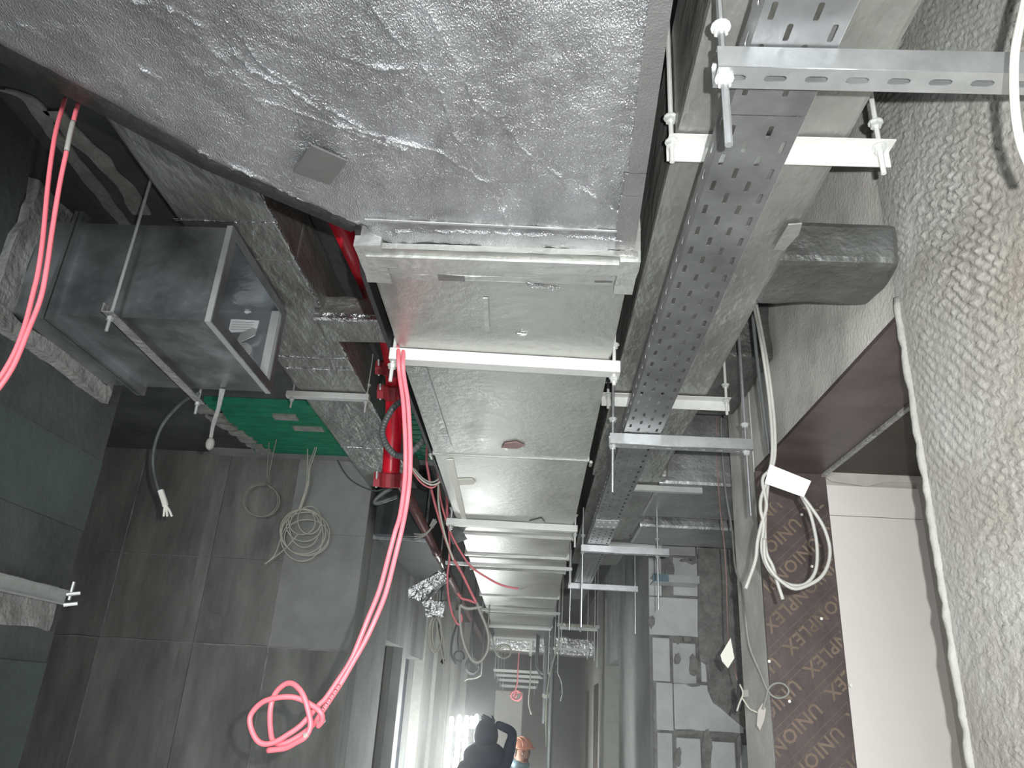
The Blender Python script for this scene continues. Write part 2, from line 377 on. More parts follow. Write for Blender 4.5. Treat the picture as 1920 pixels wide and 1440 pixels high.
# right: pier, recess and the aircrete wall that faces the camera
YB = 6.75
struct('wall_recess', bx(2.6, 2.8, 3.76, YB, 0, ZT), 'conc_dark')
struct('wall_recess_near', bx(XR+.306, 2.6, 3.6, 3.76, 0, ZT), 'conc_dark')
bw = struct('wall_block', bx(XR+.0, 2.6, YB+.03, YB+.3, 0, ZT), 'mortar_dark')
R = [(1230,981,1303,1041),(1306,981,1372,1041),(1213,1044,1240,1117),(1262,1046,1308,1117),(1217,1121,1312,1192),(1224,1196,1256,1277),(1262,1206,1305,1282),
     (1231,1280,1262,1369),(1264,1285,1392,1371),(1234,1374,1262,1500),(1270,1384,1315,1500),(1334,1391,1380,1500),(1389,1397,1412,1500),(1314,1130,1372,1192),(1314,1200,1372,1280),(1312,1046,1370,1117)]
for i, (x0, y0, x1, y1) in enumerate(R):
    a = at(x0, (y0+y1)/2, Y=YB).x; c = at(x1, (y0+y1)/2, Y=YB).x; t = at((x0+x1)/2, y0, Y=YB).z; e = at((x0+x1)/2, y1, Y=YB).z
    obj('block', bx(max(a, XR), c, YB-.004*(i % 3), YB+.05, e, t, bev=.006), 'aac' if i % 3 else 'aac_b', bw)
for x, y, w, h in ((1272, 1200, 9, 8), (1288, 1198, 8, 6), (1270, 1235, 7, 12), (1300, 1250, 10, 22), (1256, 1070, 8, 22), (1300, 1052, 12, 7), (1285, 1050, 12, 4), (1325, 1215, 14, 26), (1290, 1373, 22, 5), (1350, 1378, 24, 5), (1325, 1400, 10, 32), (1272, 1420, 6, 20), (1222, 1165, 6, 14), (1386, 1400, 5, 30), (1300, 1285, 12, 4)):
    pts = [at(x+w*math.cos(a)*random.uniform(.7, 1.15), y+h*math.sin(a)*random.uniform(.7, 1.15), Y=YB-.012) for a in (2*math.pi*k/11 for k in range(11))]
    obj('mortar_patch', prism(NB(), pts, (0, .02, 0)), 'mortar_dark', bw)
pts = [at(x, y, Y=YB-.03) for x, y in ((1309,1028),(1380,1022),(1395,1200),(1412,1384),(1398,1368),(1352,1328),(1338,1318),(1328,1296),(1324,1246),(1312,1238),(1309,1180))]
obj('render_smear', prism(NB(), pts, (0, .03, 0)), 'mortar_dark', bw)
# corridor right side beyond, with plywood-lined openings
wf = struct('wall_corridor_right', bx(XR, XR+.25, YB+.3, 9.25, 0, ZT), 'conc_light')
obj('wall_front_edge', bx(XR-.003, XR+.02, YB+.02, YB+.31, 0, ZT), 'conc_light', wf)
obj('lintel', bx(XR, XR+.25, 9.25, 10.9, 2.74, ZT), 'conc_light', wf)
obj('opening_board', bx(XR+.18, XR+.25, 9.25, 10.9, 0, 2.74), 'ply_dark', wf)
obj('far_reveal', bx(XR-.02, XR+.18, 10.86, 10.95, 0, 3.6), 'bead', wf)
obj('wall_run', bx(XR, XR+.25, 10.95, 17.3, 0, ZT), 'conc_light', wf)
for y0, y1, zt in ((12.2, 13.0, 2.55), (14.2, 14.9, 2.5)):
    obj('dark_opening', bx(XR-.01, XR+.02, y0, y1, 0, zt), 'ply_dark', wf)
# end wall
ew = struct('wall_end', bx(XL, XR, 17.2, 17.4, 0, ZT), 'conc_dark')
struct('door_3', bx(-.80, -.23, 17.15, 17.2, 0, 2.47), 'white_door')
struct('door_4', bx(-.2, .42, 17.16, 17.2, 0, 2.5), 'ply_dark')  # dark panel; its colour stands in for the shade of an opening
# mortar fillet along the top of the near wall and grey smears on the ceiling
for s, pts in enumerate((((0,165),(30,172),(62,190),(95,240),(140,300),(200,375),(255,440)), ((100,205),(150,265),(185,295),(215,330),(245,365),(262,400)))):
    b = NB(); P_ = smooth([at(x, y, Z=ZT-.004) for x, y in pts], 6); w0 = .035 if s == 0 else .05
    for i in range(len(P_)-1):
        pass
    ring = [(p+Vector((w0*(.7+.4*noise.noise(p*9)), 0, 0)), p-Vector((w0*(.7+.4*noise.noise(p*11)), 0, 0))) for p in P_]
    vs = [(b.verts.new(a), b.verts.new(c), b.verts.new(a+Vector((0, 0, -.008))), b.verts.new(c+Vector((0, 0, -.008)))) for a, c in ring]
    for A, B in zip(vs, vs[1:]):
        b.faces.new((A[2], A[3], B[3], B[2])); b.faces.new((A[0], A[2], B[2], B[0])); b.faces.new((A[1], B[1], B[3], A[3]))
    o = struct('trim_%d' % (s+2), b, 'mortar' if s == 0 else 'mortar_dark')

# green ribbed deck let into the ceiling
g = thing('ribbed_deck', 'green ribbed metal deck showing in the ceiling above the hanging cable coils', 'ceiling panel', (-1.6, 5.2, ZT-.05))
y0g, y1g = 4.66, 5.80
for k in range(11):
    ya = y0g+(y1g-y0g)*k/11; yb = y0g+(y1g-y0g)*(k+1)/11; xa = -2.28-.03*math.sin(k*2.1)+(.0 if k < 5 else -.02*k/2)+.12*(k/11)
    b = NB(); 
    prof = [(ya, ZT-.002), (ya+.012, ZT-.03), (ya+.055, ZT-.036), (yb-.012, ZT-.03), (yb-.004, ZT-.002)]
    prism(b, [(xa, y, z) for y, z in prof], (1.9, 0, 0)); obj('rib', b, 'green', g)
for k in range(7):
    p = Vector((-2.31+.02*k-.02, 4.80+k*.15, ZT-.04)); obj('cement_dab', wrinkle(bx(p.x-.07, p.x+.05, p.y, p.y+.11, p.z-.004, p.z+.03), .012, 14, 2), 'mortar_dark', g)
for (x, y, w, h) in ((535, 785, 20, 5), (578, 806, 26, 8)):
    p = at(x, y, Z=ZT-.045); obj('cement_dab', bx(p.x-w*.0042, p.x+w*.0042, p.y-.04, p.y+.04, p.z, p.z+.03, bev=.006), 'mortar_dark', g)
b = bx(-2.7, -.4, 5.80, 5.93, ZT-.03, ZT-.001); struct('trim_4', b, 'conc_light')

# ================= DUCTS =================
ZD = 3.10
# --- big foil-clad transition duct ---
BE = [(-1.0, -1.55), (.45, -1.32), (.921, -.924), (1.044, -.808), (1.199, -.674), (1.412, -.409), (1.452, -.40)]   # (Y, X) of its left edge
def xl(y):
    for (a, b_), (c, d) in zip(BE, BE[1:]):
        if a <= y <= c: return b_+(d-b_)*(y-a)/(c-a)
    return BE[-1][1]
def xr(y): return .156+(.180-.156)*(y-.8)/.65
td = thing('transition_duct', 'large foil-clad supply duct flaring left, nearest to the viewer at the top edge', 'duct', (-.4, .9, ZD))
CR = [([(245,0),(330,20),(410,65),(470,130),(560,175),(640,235),(740,262),(830,285),(900,335),(930,345),(945,395),(955,430)], .010, 1.),
      ([(425,40),(470,95),(500,130),(560,165),(620,205),(700,252),(760,280)], .007, 1.),
      ([(690,0),(740,70),(790,120),(830,175),(850,250),(900,310)], .006, 1.),
      ([(785,0),(830,60),(860,120),(890,190),(940,225),(980,280),(1050,330),(1110,365),(1160,400)], .006, .9),
      ([(250,120),(300,148)], .008, .8), ([(480,185),(560,210),(640,240),(740,278)], .005, 1.),
      ([(640,105),(720,130),(760,125)], .006, 1.6), ([(380,285),(470,325),(560,372),(690,425)], .010, 1.2), ([(400,300),(480,345),(560,380)], .008, .8),
      ([(700,434),(850,434),(960,438),(1100,446),(1172,449)], .010, 1.), ([(1185,382),(1165,384)], .006, 1.), ([(50,50),(140,110),(200,150)], .003, 1.5), ([(620,300),(720,285)], .004, .7), ([(300,30),(420,110),(500,200)], .004, 2.)]
segs = []
for pts, h, w in CR:
    P_ = [at(x, y, Z=ZD) for x, y in pts]; P_ = [(p.x, p.y) for p in P_]
    for a, c in zip(P_, P_[1:]): segs.append((a[0], a[1], c[0]-a[0], c[1]-a[1], h, .0030*w))
ny, nx = 360, 460
Y_, U_ = np.meshgrid(np.linspace(.62, 1.452, ny+1), np.linspace(0, 1, nx+1), indexing='ij')
XLs = np.vectorize(xl)(Y_); XRs = .156+(.180-.156)*(Y_-.8)/.65; X_ = XLs+(XRs-XLs)*U_
H = np.zeros_like(X_)
for k in range(ny+1):
    for j in range(0, nx+1): pass
jx = np.array([[(noise.noise((x*14, y*14, 2))+.5*noise.noise((x*45, y*45, 6))) for x, y in zip(rx, ry)] for rx, ry in zip(X_[::2, ::2], Y_[::2, ::2])])
jx = np.repeat(np.repeat(jx, 2, 0), 2, 1)[:ny+1, :nx+1]
for ax, ay, dx, dy, h, w in segs:
    t = np.clip(((X_-ax)*dx+(Y_-ay)*dy)/(dx*dx+dy*dy), 0, 1)
    d = np.hypot(X_+jx*.009-(ax+t*dx), Y_+jx*.009-(ay+t*dy)); brk = .75+.7*jx
    H = np.maximum(H, h*1.05*brk*np.exp(-(d/w)**1.2))
sag = .006*jx
Zs = ZD-H-sag*.6
Zs += .03*np.clip((X_-XRs+.012)/.012, 0, 1)**2*0
edge = np.clip(1-(X_-XLs)/.045, 0, 1); Zs += .020*edge**2; X_ = X_-edge*.01
idx = np.arange((ny+1)*(nx+1)).reshape(ny+1, nx+1)
fq = np.stack([idx[:-1, :-1], idx[:-1, 1:], idx[1:, 1:], idx[1:, :-1]], -1).reshape(-1, 4)
me_ = bpy.data.meshes.new('t'); me_.from_pydata(np.stack([X_, Y_, Zs], -1).reshape(-1, 3).tolist(), [], fq.tolist()); b = NB(); b.from_mesh(me_); bpy.data.meshes.remove(me_)
obj('bottom_cladding', b, 'foil', td, sm=True)
b = NB(); body = [(p[1], p[0]) for p in BE]+[(.18, 1.452), (.156, .8), (.15, -1.0)]
prism(b, [(x, y, ZD+.022) for x, y in body], (0, 0, .42)); obj('duct_body', b, 'foil_wrinkled', td)
b = NB(); prism(b, [(xl(-1), -1, ZD), (.15, -1, ZD), (.152, .62, ZD), (xl(.62), .62, ZD)], (0, 0, .02)); obj('rear_cladding', b, 'foil', td)
# chamfered cladding along the flared side
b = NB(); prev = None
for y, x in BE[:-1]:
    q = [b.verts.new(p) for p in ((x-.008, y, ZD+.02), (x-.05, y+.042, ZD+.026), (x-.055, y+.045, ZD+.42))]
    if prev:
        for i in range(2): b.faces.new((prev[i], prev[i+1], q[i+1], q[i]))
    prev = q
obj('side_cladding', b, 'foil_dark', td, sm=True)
# tape strip along the right edge, dark patches
for y0, y1, w, m_ in ((.62, 1.18, .032, 'strip'), (1.185, 1.25, .038, 'strip'), (1.252, 1.44, .042, 'strip')):
    b = NB(); prism(b, [(xr(y0)-w, y0, ZD-.0045), (xr(y0)+.002, y0, ZD-.0045), (xr(y1)+.002, y1, ZD-.0045), (xr(y1)-w, y1, ZD-.0045)], (0, 0, .003)); obj('edge_tape', b, m_, td)
pts = [at(x, y, Z=ZD-.008) for x, y in ((583,273),(652,303),(618,347),(549,323))]; obj('square_patch', prism(NB(), pts, (0, 0, .004)), 'patch', td)
b = NB()
prism(b, [(-.405, 1.36, ZD-.004), (.18, 1.375, ZD-.004), (.18, 1.38, ZD-.004), (-.405, 1.366, ZD-.004)], (0, 0, .003)); obj('seam', b, 'tape', td)

# --- main plain duct down the corridor ---
md = thing('main_duct', 'long plain sheet-metal supply duct running down the middle of the corridor ceiling', 'duct', (-.12, 6, ZD))
ys = [1.50, at(950, 857, Z=ZD).y, at(970, 1003, Z=ZD).y, at(980, 1042, Z=ZD).y, at(980, 1068, Z=ZD).y, at(985, 1118, Z=ZD).y, at(985, 1150, Z=ZD).y, 9.9, 11.4]
def ml(y): return -.432-(y-1.5)*.016
for i in range(len(ys)-1):
    a, c = ys[i]+.006, ys[i+1]-.006; b = NB()
    vs = [(ml(a), a, ZD), (.183, a, ZD), (.183, c, ZD), (ml(c), c, ZD)]
    prism(b, vs, (0, 0, .38)); bmesh.ops.bevel(b, geom=[e for e in b.edges if abs(e.verts[0].co.y-e.verts[1].co.y) > .1], offset=.006, segments=2, affect='EDGES')
    obj('duct_section', b, 'plate', md)
    if i:
        y = ys[i]; f = NB(); fh, fw_ = (.004, .008) if i == 1 else (.016, .013); box(f, ml(y)-fh, .183+fh, y-fw_, y-.002, ZD-fh, ZD+.40); box(f, ml(y)-fh, .183+fh, y+.002, y+fw_, ZD-fh, ZD+.40)
        for sx in (ml(y)-.01, .193): cyl(f, (sx, y-.024, ZD-.012), (sx, y+.024, ZD-.012), .007, 6)
        obj('flange', f, 'plate', md)
# lower far section (stepped)
b = NB(); prism(b, [(-.60, 11.4, ZD+.02), (.12, 11.4, ZD+.02), (.12, 15.8, ZD+.02), (-.62, 15.8, ZD+.02)], (0, 0, .3)); obj('duct_section', b, 'plate', md)
# taped first joint
for k, (y0, y1, dz, m_) in enumerate(((1.452, 1.478, .016, 'plate'), (1.478, 1.525, .022, 'tape'), (1.525, 1.565, .012, 'tape'), (1.565, 1.60, .004, 'tape'))):
    b = NB(); n = 26; lo = []; hi = []
    for j in range(n+1):
        x = -.425+(.19+.425)*j/n; e = .004*noise.noise((x*20, y1*9, 1)); lo.append((x, y0, ZD-dz+.002*noise.noise((x*16, k, 0)))); hi.append((x, y1+e, ZD-dz+.003*noise.noise((x*14, k+4, 0))))
    prism(b, lo+hi[::-1], (0, 0, dz-.001)); obj('joint_tape', b, m_, md)
b = wrinkle(bx(-.445, -.385, 1.44, 1.60, ZD-.018, ZD+.1), .005, 18, 3); obj('corner_tape', b, 'tape', md)
b = wrinkle(bx(.15, .196, 1.46, 1.60, ZD-.024, ZD+.3), .005, 22, 3); obj('corner_tape', b, 'tape', md)
for q, m_ in ((((762,502),(870,505),(872,528),(822,526),(820,512),(762,512)), 'tape_dark'), (((985,527),(1010,535),(1052,542),(1040,545),(990,539)), 'foil_crumpled'), (((1115,512),(1146,514),(1148,530),(1115,530)), 'patch'), (((963,626),(988,628),(980,632)), 'foil_crumpled'),
              (((946,832),(968,829),(984,836),(970,842),(940,840)), 'pink_dull'), (((905,560),(915,560),(918,620),(910,622)), 'tape'), (((992,978),(1015,972),(1022,980),(1000,984)), 'tape')):
    pts = [at(x, y, Z=ZD-.006) for x, y in q]; obj('tape_patch', prism(NB(), pts, (0, 0, .004)), m_, md)
pts = [at(x, y, Z=ZD-.004) for x, y in ((788, 690), (800, 690), (848, 838), (836, 838))]; obj('edge_tape', prism(NB(), pts, (0, 0, .003)), 'tape', md)
pts = [at(x, y, Z=ZD-.004) for x, y in ((838, 862), (850, 862), (877, 985), (868, 985))]; obj('edge_tape', prism(NB(), pts, (0, 0, .003)), 'paper', md)
pts = [at(x, y, Z=ZD-.004) for x, y in ((858, 899), (886, 898), (892, 904), (886, 909), (860, 910))]; obj('edge_tape', prism(NB(), pts, (0, 0, .003)), 'paper', md)
# black strip along the left side, with a dark piece further on
b = NB(); pts = [Vector((-.43, 1.42, ZD+.01)), Vector((-.452, 1.60, ZD-.0)), Vector((-.462, 1.9, ZD+.01)), Vector((-.47, 3.9, ZD+.01)), Vector((-.47, 3.9, ZD+.36)), Vector((-.43, 1.42, ZD+.36))]
prism(b, pts, (-.012, 0, 0)); obj('black_side_strip', b, 'black', md)
pts = [at(847, 962, Y=4.5), at(876, 1010, Y=4.5), at(848, 1020, Y=4.5), at(835, 970, Y=4.5)]
obj('dark_side_piece', prism(NB(), pts, (0, .02, 0)), 'black_tube', md)

# --- left foil-wrapped duct with a cross branch ---
ZL = 3.70; K = 1.2917
ld = thing('wrapped_duct', 'foil-wrapped duct along the left of the corridor with a branch across the red pipe', 'duct', (-.9*K, 3*K, ZL))
b = wrinkle(bx(-1.045*K, -.765*K, 1.15*K, 1.95*K, ZL, 3.94, bev=.012), .004, 7, 5); obj('wrapped_section', b, 'foil_wrinkled', ld)
b = wrinkle(bx(-1.06*K, -.765*K, 1.95*K, 4.53*K, ZL, 3.94, bev=.012), .005, 6, 7); obj('wrapped_section', b, 'foil_wrinkled', ld)
b = wrinkle(bx(-.79*K, -.50*K, 2.26*K, 2.43*K, ZL-.045, ZL+.075, bev=.012), .007, 12, 5); obj('branch', b, 'foil_wrinkled', ld)
for y in (1.75, 2.64, 2.75, 3.75):
    b = NB(); y *= K
    for sx in (0, 1): tube(b, [(-1.055*K, y+.01*sx, ZL-.001), (-.9*K, y+.006, ZL-.002), (-.765*K, y, ZL-.001)], .0022, 5)
    obj('seam', b, 'foil_crumpled', ld)
b = NB(); tube(b, [Vector((-.768*K, 1.6+k*.04, ZL+.002))+noise.noise_vector((k, 0, 0))*.006 for k in range(100)], [.003+.006*abs(noise.noise((k*.7, 1, 1))) for k in range(100)], 5); obj('edge_tape', b, 'foil_crumpled', ld)
b = wrinkle(bx(-.80*K, -.50*K, 2.245*K, 2.265*K, ZL-.046, ZL-.02), .006, 30, 4); obj('edge_tape', b, 'foil_crumpled', ld)

# --- right foil-wrapped duct ---
ZR = 3.30
rd = thing('wrapped_duct', 'long foil-wrapped duct above the perforated tray, close to the right-hand wall', 'duct', (.4, 3, ZR))
b = wrinkle(bx(.255, .618, -.3, 3.9, ZR, ZR+.32, bev=.012), .004, 5, 9); obj('wrapped_section', b, 'foil_wrinkled', rd)
b = wrinkle(bx(.27, .66, 3.9, 6.6, ZR+.01, ZR+.32, bev=.012), .008, 5, 6); obj('wrapped_section', b, 'foil_wrinkled', rd)
b = wrinkle(bx(.60, .94, 1.78, 2.02, ZR-.0, ZR+.13, bev=.02), .010, 7, 5); obj('branch', b, 'foil_dark', rd)
b = wrinkle(bx(.60, .94, 2.9, 3.6, ZR+.25, ZR+.60, bev=.02), .014, 7, 5); obj('branch', b, 'foil_dark', rd)
b = wrinkle(bx(.62, 1.9, 4.0, 4.75, ZR, ZR+.5, bev=.02), .004, 4, 5); obj('branch', b, 'foil_soft', rd)
b = wrinkle(bx(.64, 1.6, 4.95, 5.5, ZR-.02, ZR+.4, bev=.02), .004, 5, 6); obj('branch', b, 'foil_soft', rd)
b = bx(.36, .86, 4.03, 4.06, ZR-.03, ZR); obj('flange', b, 'galv_bright', rd)
pts = [at(x, y, Z=ZR-.012) for x, y in ((1478,422),(1504,420),(1498,440),(1470,470),(1450,468))]; obj('tape_patch', prism(NB(), pts, (0, 0, .004)), 'tape', rd)
# round flexible foil duct in the recess
fd = thing('flexible_duct', 'crumpled round foil flexible duct in the right-hand recess above the blocks', 'duct', (1.2, 5.9, 3.55))
P_ = smooth([(.72, 5.6, 3.62), (.95, 5.75, 3.60), (1.2, 5.95, 3.56), (1.45, 6.05, 3.62), (1.7, 6.0, 3.75)], 10)
obj('hose', tube(NB(), P_, [.13+.008*(i % 2)+.01*noise.noise((i*.6, 2, 0)) for i in range(len(P_))], 18), 'foil_crumpled', fd)
obj('band', tube(NB(), [P_[8], P_[9]], .146, 18), 'galv_bright', fd)
# left: foil elbow near the first doorway
ed = thing('foil_elbow', 'crumpled foil elbow dropping beside the left doorway, under the steel pipe', 'duct', (-1.1, 6.3, 3.0))
b = NB(); P0 = [at(833, 1064, Y=6.0), at(838, 1082, Y=6.0), at(792, 1128, Y=6.0), at(766, 1122, Y=6.0), at(764, 1105, Y=6.0)]
prism(b, P0, (0, .3, .04)); wrinkle(b, .012, 16, 4); obj('elbow_body', b, 'foil_crumpled', ed)
b = NB(); P0 = [at(790, 1128, Y=6.1), at(834, 1126, Y=6.1), at(828, 1158, Y=6.1), at(800, 1156, Y=6.1)]
prism(b, P0, (0, .2, .03)); wrinkle(b, .015, 18, 4); obj('elbow_skirt', b, 'foil_crumpled', ed)
for k in range(5):
    a = at(822-k*11, 1070+k*9, Y=5.97); c = at(838-k*11, 1086+k*9, Y=5.97); obj('pleat', tube(NB(), [a, c], .008, 5), 'foil_crumpled', ed)
# dark unclad duct high on the left behind the pipe
dd = thing('dark_duct', 'dark bare duct high on the left of the corridor behind the steel pipe', 'duct', (-1.15, 6, 3.4))
obj('duct_section', bx(-1.33, -.93, 6.02, 6.1, 3.36, 3.8, bev=.006), 'dark_metal', dd); obj('duct_section', bx(-1.33, -.93, 6.13, 8.2, 3.36, 3.8, bev=.006), 'dark_metal', dd); obj('flange', bx(-1.345, -.915, 6.1, 6.13, 3.34, 3.82), 'galv', dd)
# cross duct far down
xd = thing('cross_duct', 'shiny foil duct crossing the corridor far down, above the white door', 'duct', (0, 12.6, 2.95))
obj('wrapped_section', wrinkle(bx(-.75, .9, 12.4, 12.9, 2.96, 3.2, bev=.02), .03, 5, 9), 'foil_crumpled', xd)
obj('seam', bx(-.1, -.06, 12.36, 12.94, 2.93, 3.22), 'galv_bright', xd)

# --- galvanised box duct with its open end and damper ---
bd_ = thing('damper_duct', 'bare galvanised box duct through the left wall, its open end showing a damper', 'duct', (-1.5, 2.6, 3.3))
bx0, bx1, by0, by1, bz0, bz1 = XN+.01, -1.145, 2.27, 2.90, 3.30, 3.675
t = .006
def wallbox(b, x0, x1, y0, y1, z0, z1, t):
    box(b, x0, x1, y0, y1, z0, z0+t); box(b, x0, x1, y0, y1, z1-t, z1); box(b, x0, x1, y0, y0+t, z0+t, z1-t); box(b, x0, x1, y1-t, y1, z0+t, z1-t); return b
def lip(x0, x1, o, i=.0, ext=.0):
    b = NB(); Y0, Y1, Z0, Z1 = by0-o, by1+o, bz0-o, bz1+o
    box(b, x0, x1, Y0, Y1, Z0, Z0+o+i); box(b, x0, x1, Y0, Y1, Z1-o-i, Z1); box(b, x0, x1, Y0, Y0+o+i, Z0+o+i, Z1-o-i); box(b, x0, x1, Y1-o-i, Y1, Z0+o+i, Z1-o-i); return b
obj('duct_wall', wallbox(NB(), -1.685, bx1, by0, by1, bz0, bz1, t), 'galv', bd_)
obj('duct_wall', wallbox(NB(), bx0, -1.70, by0, by1, bz0, bz1, t), 'galv', bd_)
obj('inner_lining', wallbox(NB(), -1.6, bx1-.005, by0+.007, by1-.007, bz0+.007, bz1-.007, .003), 'galv_in', bd_)
obj('flange', lip(-1.70, -1.685, .03), 'galv', bd_); obj('flange', lip(-1.72, -1.706, .03), 'galv', bd_)
obj('end_frame', lip(bx1, bx1+.004, .004, .035), 'galv', bd_); obj('end_frame', lip(bx1-.02, bx1, .006, .006), 'galv_bright', bd_)
for k in range(3):
    y = by1-.04-.012*k; obj('frame_rib', bx(bx1-.035, bx1, y, y+.004, bz0+.03, bz1-.03), 'galv_bright', bd_)
obj('damper_blade', bx(-1.66, -1.65, by0+.02, by1-.02, bz0+.02, bz1-.02), 'galv_in', bd_)
YI = by1-.014
D_ = lambda q, y=YI: [at(a, c, Y=y) for a, c in q]
obj('rating_sticker', prism(NB(), D_(((433,598),(486,601),(480,622),(455,622),(428,623))), (0, .002, 0)), 'sticker', bd_)
for k in range(4): obj('sticker_line', prism(NB(), D_(((436-k,603+k*4.5),(478-k*3,604+k*4.5),(478-k*3,605+k*4.5),(436-k,604+k*4.5)), YI-.0015), (0, .001, 0)), 'ink', bd_)
obj('lever', prism(NB(), D_(((474,614),(482,617),(478,628),(446,644),(442,641),(452,624)), YI-.03), (0, .004, 0)), 'galv_bright', bd_)
c0 = at(457, 657, Y=YI); obj('washer_plate', cyl(NB(), c0, c0-Vector((0, .004, 0)), .035, 20), 'galv_bright', bd_); obj('spindle', cyl(NB(), c0, c0-Vector((-.01, .09, .01)), .011, 12), 'galv_bright', bd_)
for (a, c) in ((438,568),(470,566),(473,568),(424,580),(432,680),(470,700)):
    p = at(a, c, Y=YI); bmx = NB(); bmesh.ops.create_icosphere(bmx, subdivisions=1, radius=.006, matrix=Matrix.Translation(p)); obj('rivet', bmx, 'sticker', bd_)
obj('sealant_streak', prism(NB(), D_(((457,585),(462,588),(500,570),(497,566),(475,573))), (0, .003, 0)), 'sticker', bd_)
# angle support under it
hb = thing('trapeze_hanger', 'dusty angle bar slung under the bare galvanised box duct on two thin rods', 'hanger', (-1.5, 2.6, 3.27), 'trapeze hangers')
b = NB(); a, c = at(199, 585, Z=3.265), at(376, 758, Z=3.265)
dr = (c-a).normalized(); sd = Vector((dr.y, -dr.x, 0))*.018
prism(b, [a-sd, a+sd, c+sd, c-sd], (0, 0, .004)); prism(b, [a-sd, c-sd, c-sd+Vector((0, 0, .034)), a-sd+Vector((0, 0, .034))], sd*.2)
obj('crossbar', b, 'mortar', hb)
for p, q in ((a+dr*.03, 1), (c-dr*.03, 1)):
    obj('rod', cyl(NB(), (p.x, p.y, 3.21), (p.x, p.y, ZT), .0055, 8), 'galv_bright', hb); obj('nut', cyl(NB(), (p.x, p.y, 3.25), (p.x, p.y, 3.262), .011, 6), 'galv_bright', hb)
# mortar collar where it enters the wall
b = NB(); X0 = XN+.008
for (y0, y1, z0, z1) in ((by0-.09, by1+.05, bz0-.06, bz0), (by0-.09, by1+.05, bz1, bz1+.12), (by0-.09, by0, bz0, bz1), (by1, by1+.05, bz0, bz1)):
    box(b, X0-.01, X0+.03, y0, y1, z0, z1)
wrinkle(b, .025, 9, 5); obj('mortar_collar', b, 'mortar', bd_)

# channel with mortar at the corner of the near wall
cw = thing('steel_channel', 'short galvanised channel bedded in mortar on the near left wall, bolts at its end', 'bracket', at(60, 1110, X=XN+.02))
A0, A1 = at(-60, 1095, X=XN+.03), at(118, 1118, X=XN+.03)
b = wrinkle(box(NB(), XN, XN+.012, A0.y, A1.y, A1.z-.13, A1.z+.03), .014, 14, 5); obj('mortar_bed', b, 'mortar', cw)
b = NB(); box(b, XN+.012, XN+.03, A0.y, A1.y+.04, A1.z-.03, A1.z-.024); box(b, XN+.012, XN+.03, A0.y, A1.y+.04, A1.z+.02, A1.z+.026); box(b, XN+.012, XN+.018, A0.y, A1.y+.04, A1.z-.03, A1.z+.02); obj('channel', b, 'galv_bright', cw)
for dz in (-.03, .01): obj('bolt', cyl(NB(), (XN+.03, A1.y+.02, A1.z+dz), (XN+.075, A1.y+.035, A1.z+dz+.01), .007, 6), 'galv_bright', cw)
obj('bolt', cyl(NB(), (XN+.04, A1.y+.03, A1.z-.01), (XN+.04, A1.y+.03, A1.z+.06), .006, 6), 'galv_bright', cw)

# ================= TRAPEZE HANGERS =================
def nut(x, y, z, parent, r=.011): obj('nut', cyl(NB(), (x, y, z-.005), (x, y, z+.005), r, 6), 'galv_bright', parent); obj('washer', cyl(NB(), (x, y, z+.005), (x, y, z+.0075), r*1.3, 12), 'galv_bright', parent)
def hanger(label, x0, x1, y, z, rods, style='channel', w=.041, m='galv_bright', rr=.0055, skew=0., det=True, zt=ZT):
    """crossbar whose top is at z; rods = [(x, z_bottom)]"""
    h = thing('trapeze_hanger', label, 'hanger', ((x0+x1)/2, y, z-w), 'trapeze hangers')
    if m == 'galv_bright': m = 'zinc' if style == 'channel' else 'bar_paint'
    L = x1-x0
    if style == 'channel':
        if det:
            b = slotted(L, w, [(.028+.06*k, w/2, .017, .006, False) for k in range(int((L-.04)/.06)+1)], .002)
            xf(b, basis((x0, y-w/2, z-w+.001), (1, skew, 0), (0, 1, 0), (0, 0, 1)))
        else: b = NB(); box(b, x0, x1, y-w/2, y+w/2, z-w, z-w+.003)
        c = NB(); box(c, 0, L, -w/2, -w/2+.0025, -w+.002, 0); box(c, 0, L, w/2-.0025, w/2, -w+.002, 0); box(c, 0, L, -w/2+.0025, -w/2+.009, -.0025, 0); box(c, 0, L, w/2-.009, w/2-.0025, -.0025, 0)
        xf(c, basis((x0, y, z), (1, skew, 0), (0, 1, 0), (0, 0, 1)))
        obj('crossbar', c, m, h); obj('slotted_web', b, m, h)
    elif style == 'angle':
        c = NB(); box(c, x0, x1, y-w, y, z-.003, z); box(c, x0, x1, y-.003, y, z-w, z-.003); obj('crossbar', c, m, h)
    else:
        c = NB(); box(c, 0, L, -w/2, w/2, -w*.8, 0, bev=.003); xf(c, basis((x0, y, z), (1, skew, 0), (0, 1, 0), (0, 0, 1))); obj('crossbar', c, m, h)
    for x, zb in rods:
        yy = y+(x-x0)*skew-(w/2 if style == 'angle' else 0)
        obj('rod', cyl(NB(), (x, yy, zb), (x, yy, zt), rr, 8), m, h)
        if det: nut(x, yy, z-w-.008 if style != 'angle' else z-.012, h); nut(x, yy, z+.055, h, .012)
    return h
# tray hangers (right)
hanger('nearest slotted crossbar under the perforated tray, at the top right edge of the picture', .232, .93, .875, 3.072, [(.245, 2.905), (.915, 2.98)], rr=.006)
hanger('slotted crossbar under the perforated tray in front of the big doorway, its rods hanging low', .232, .735, 2.60, 3.072, [(.244, 2.86), (.715, 2.80)])
hanger('crossbar under the perforated tray level with the pale block wall', .246, .765, 4.60, 3.072, [(.255, 2.60), (.70, 2.72)], zt=3.302)
hanger('crossbar at the far end of the perforated tray', .232, .77, 6.1, 3.072, [(.25, 2.72), (.75, 2.72)], det=False)
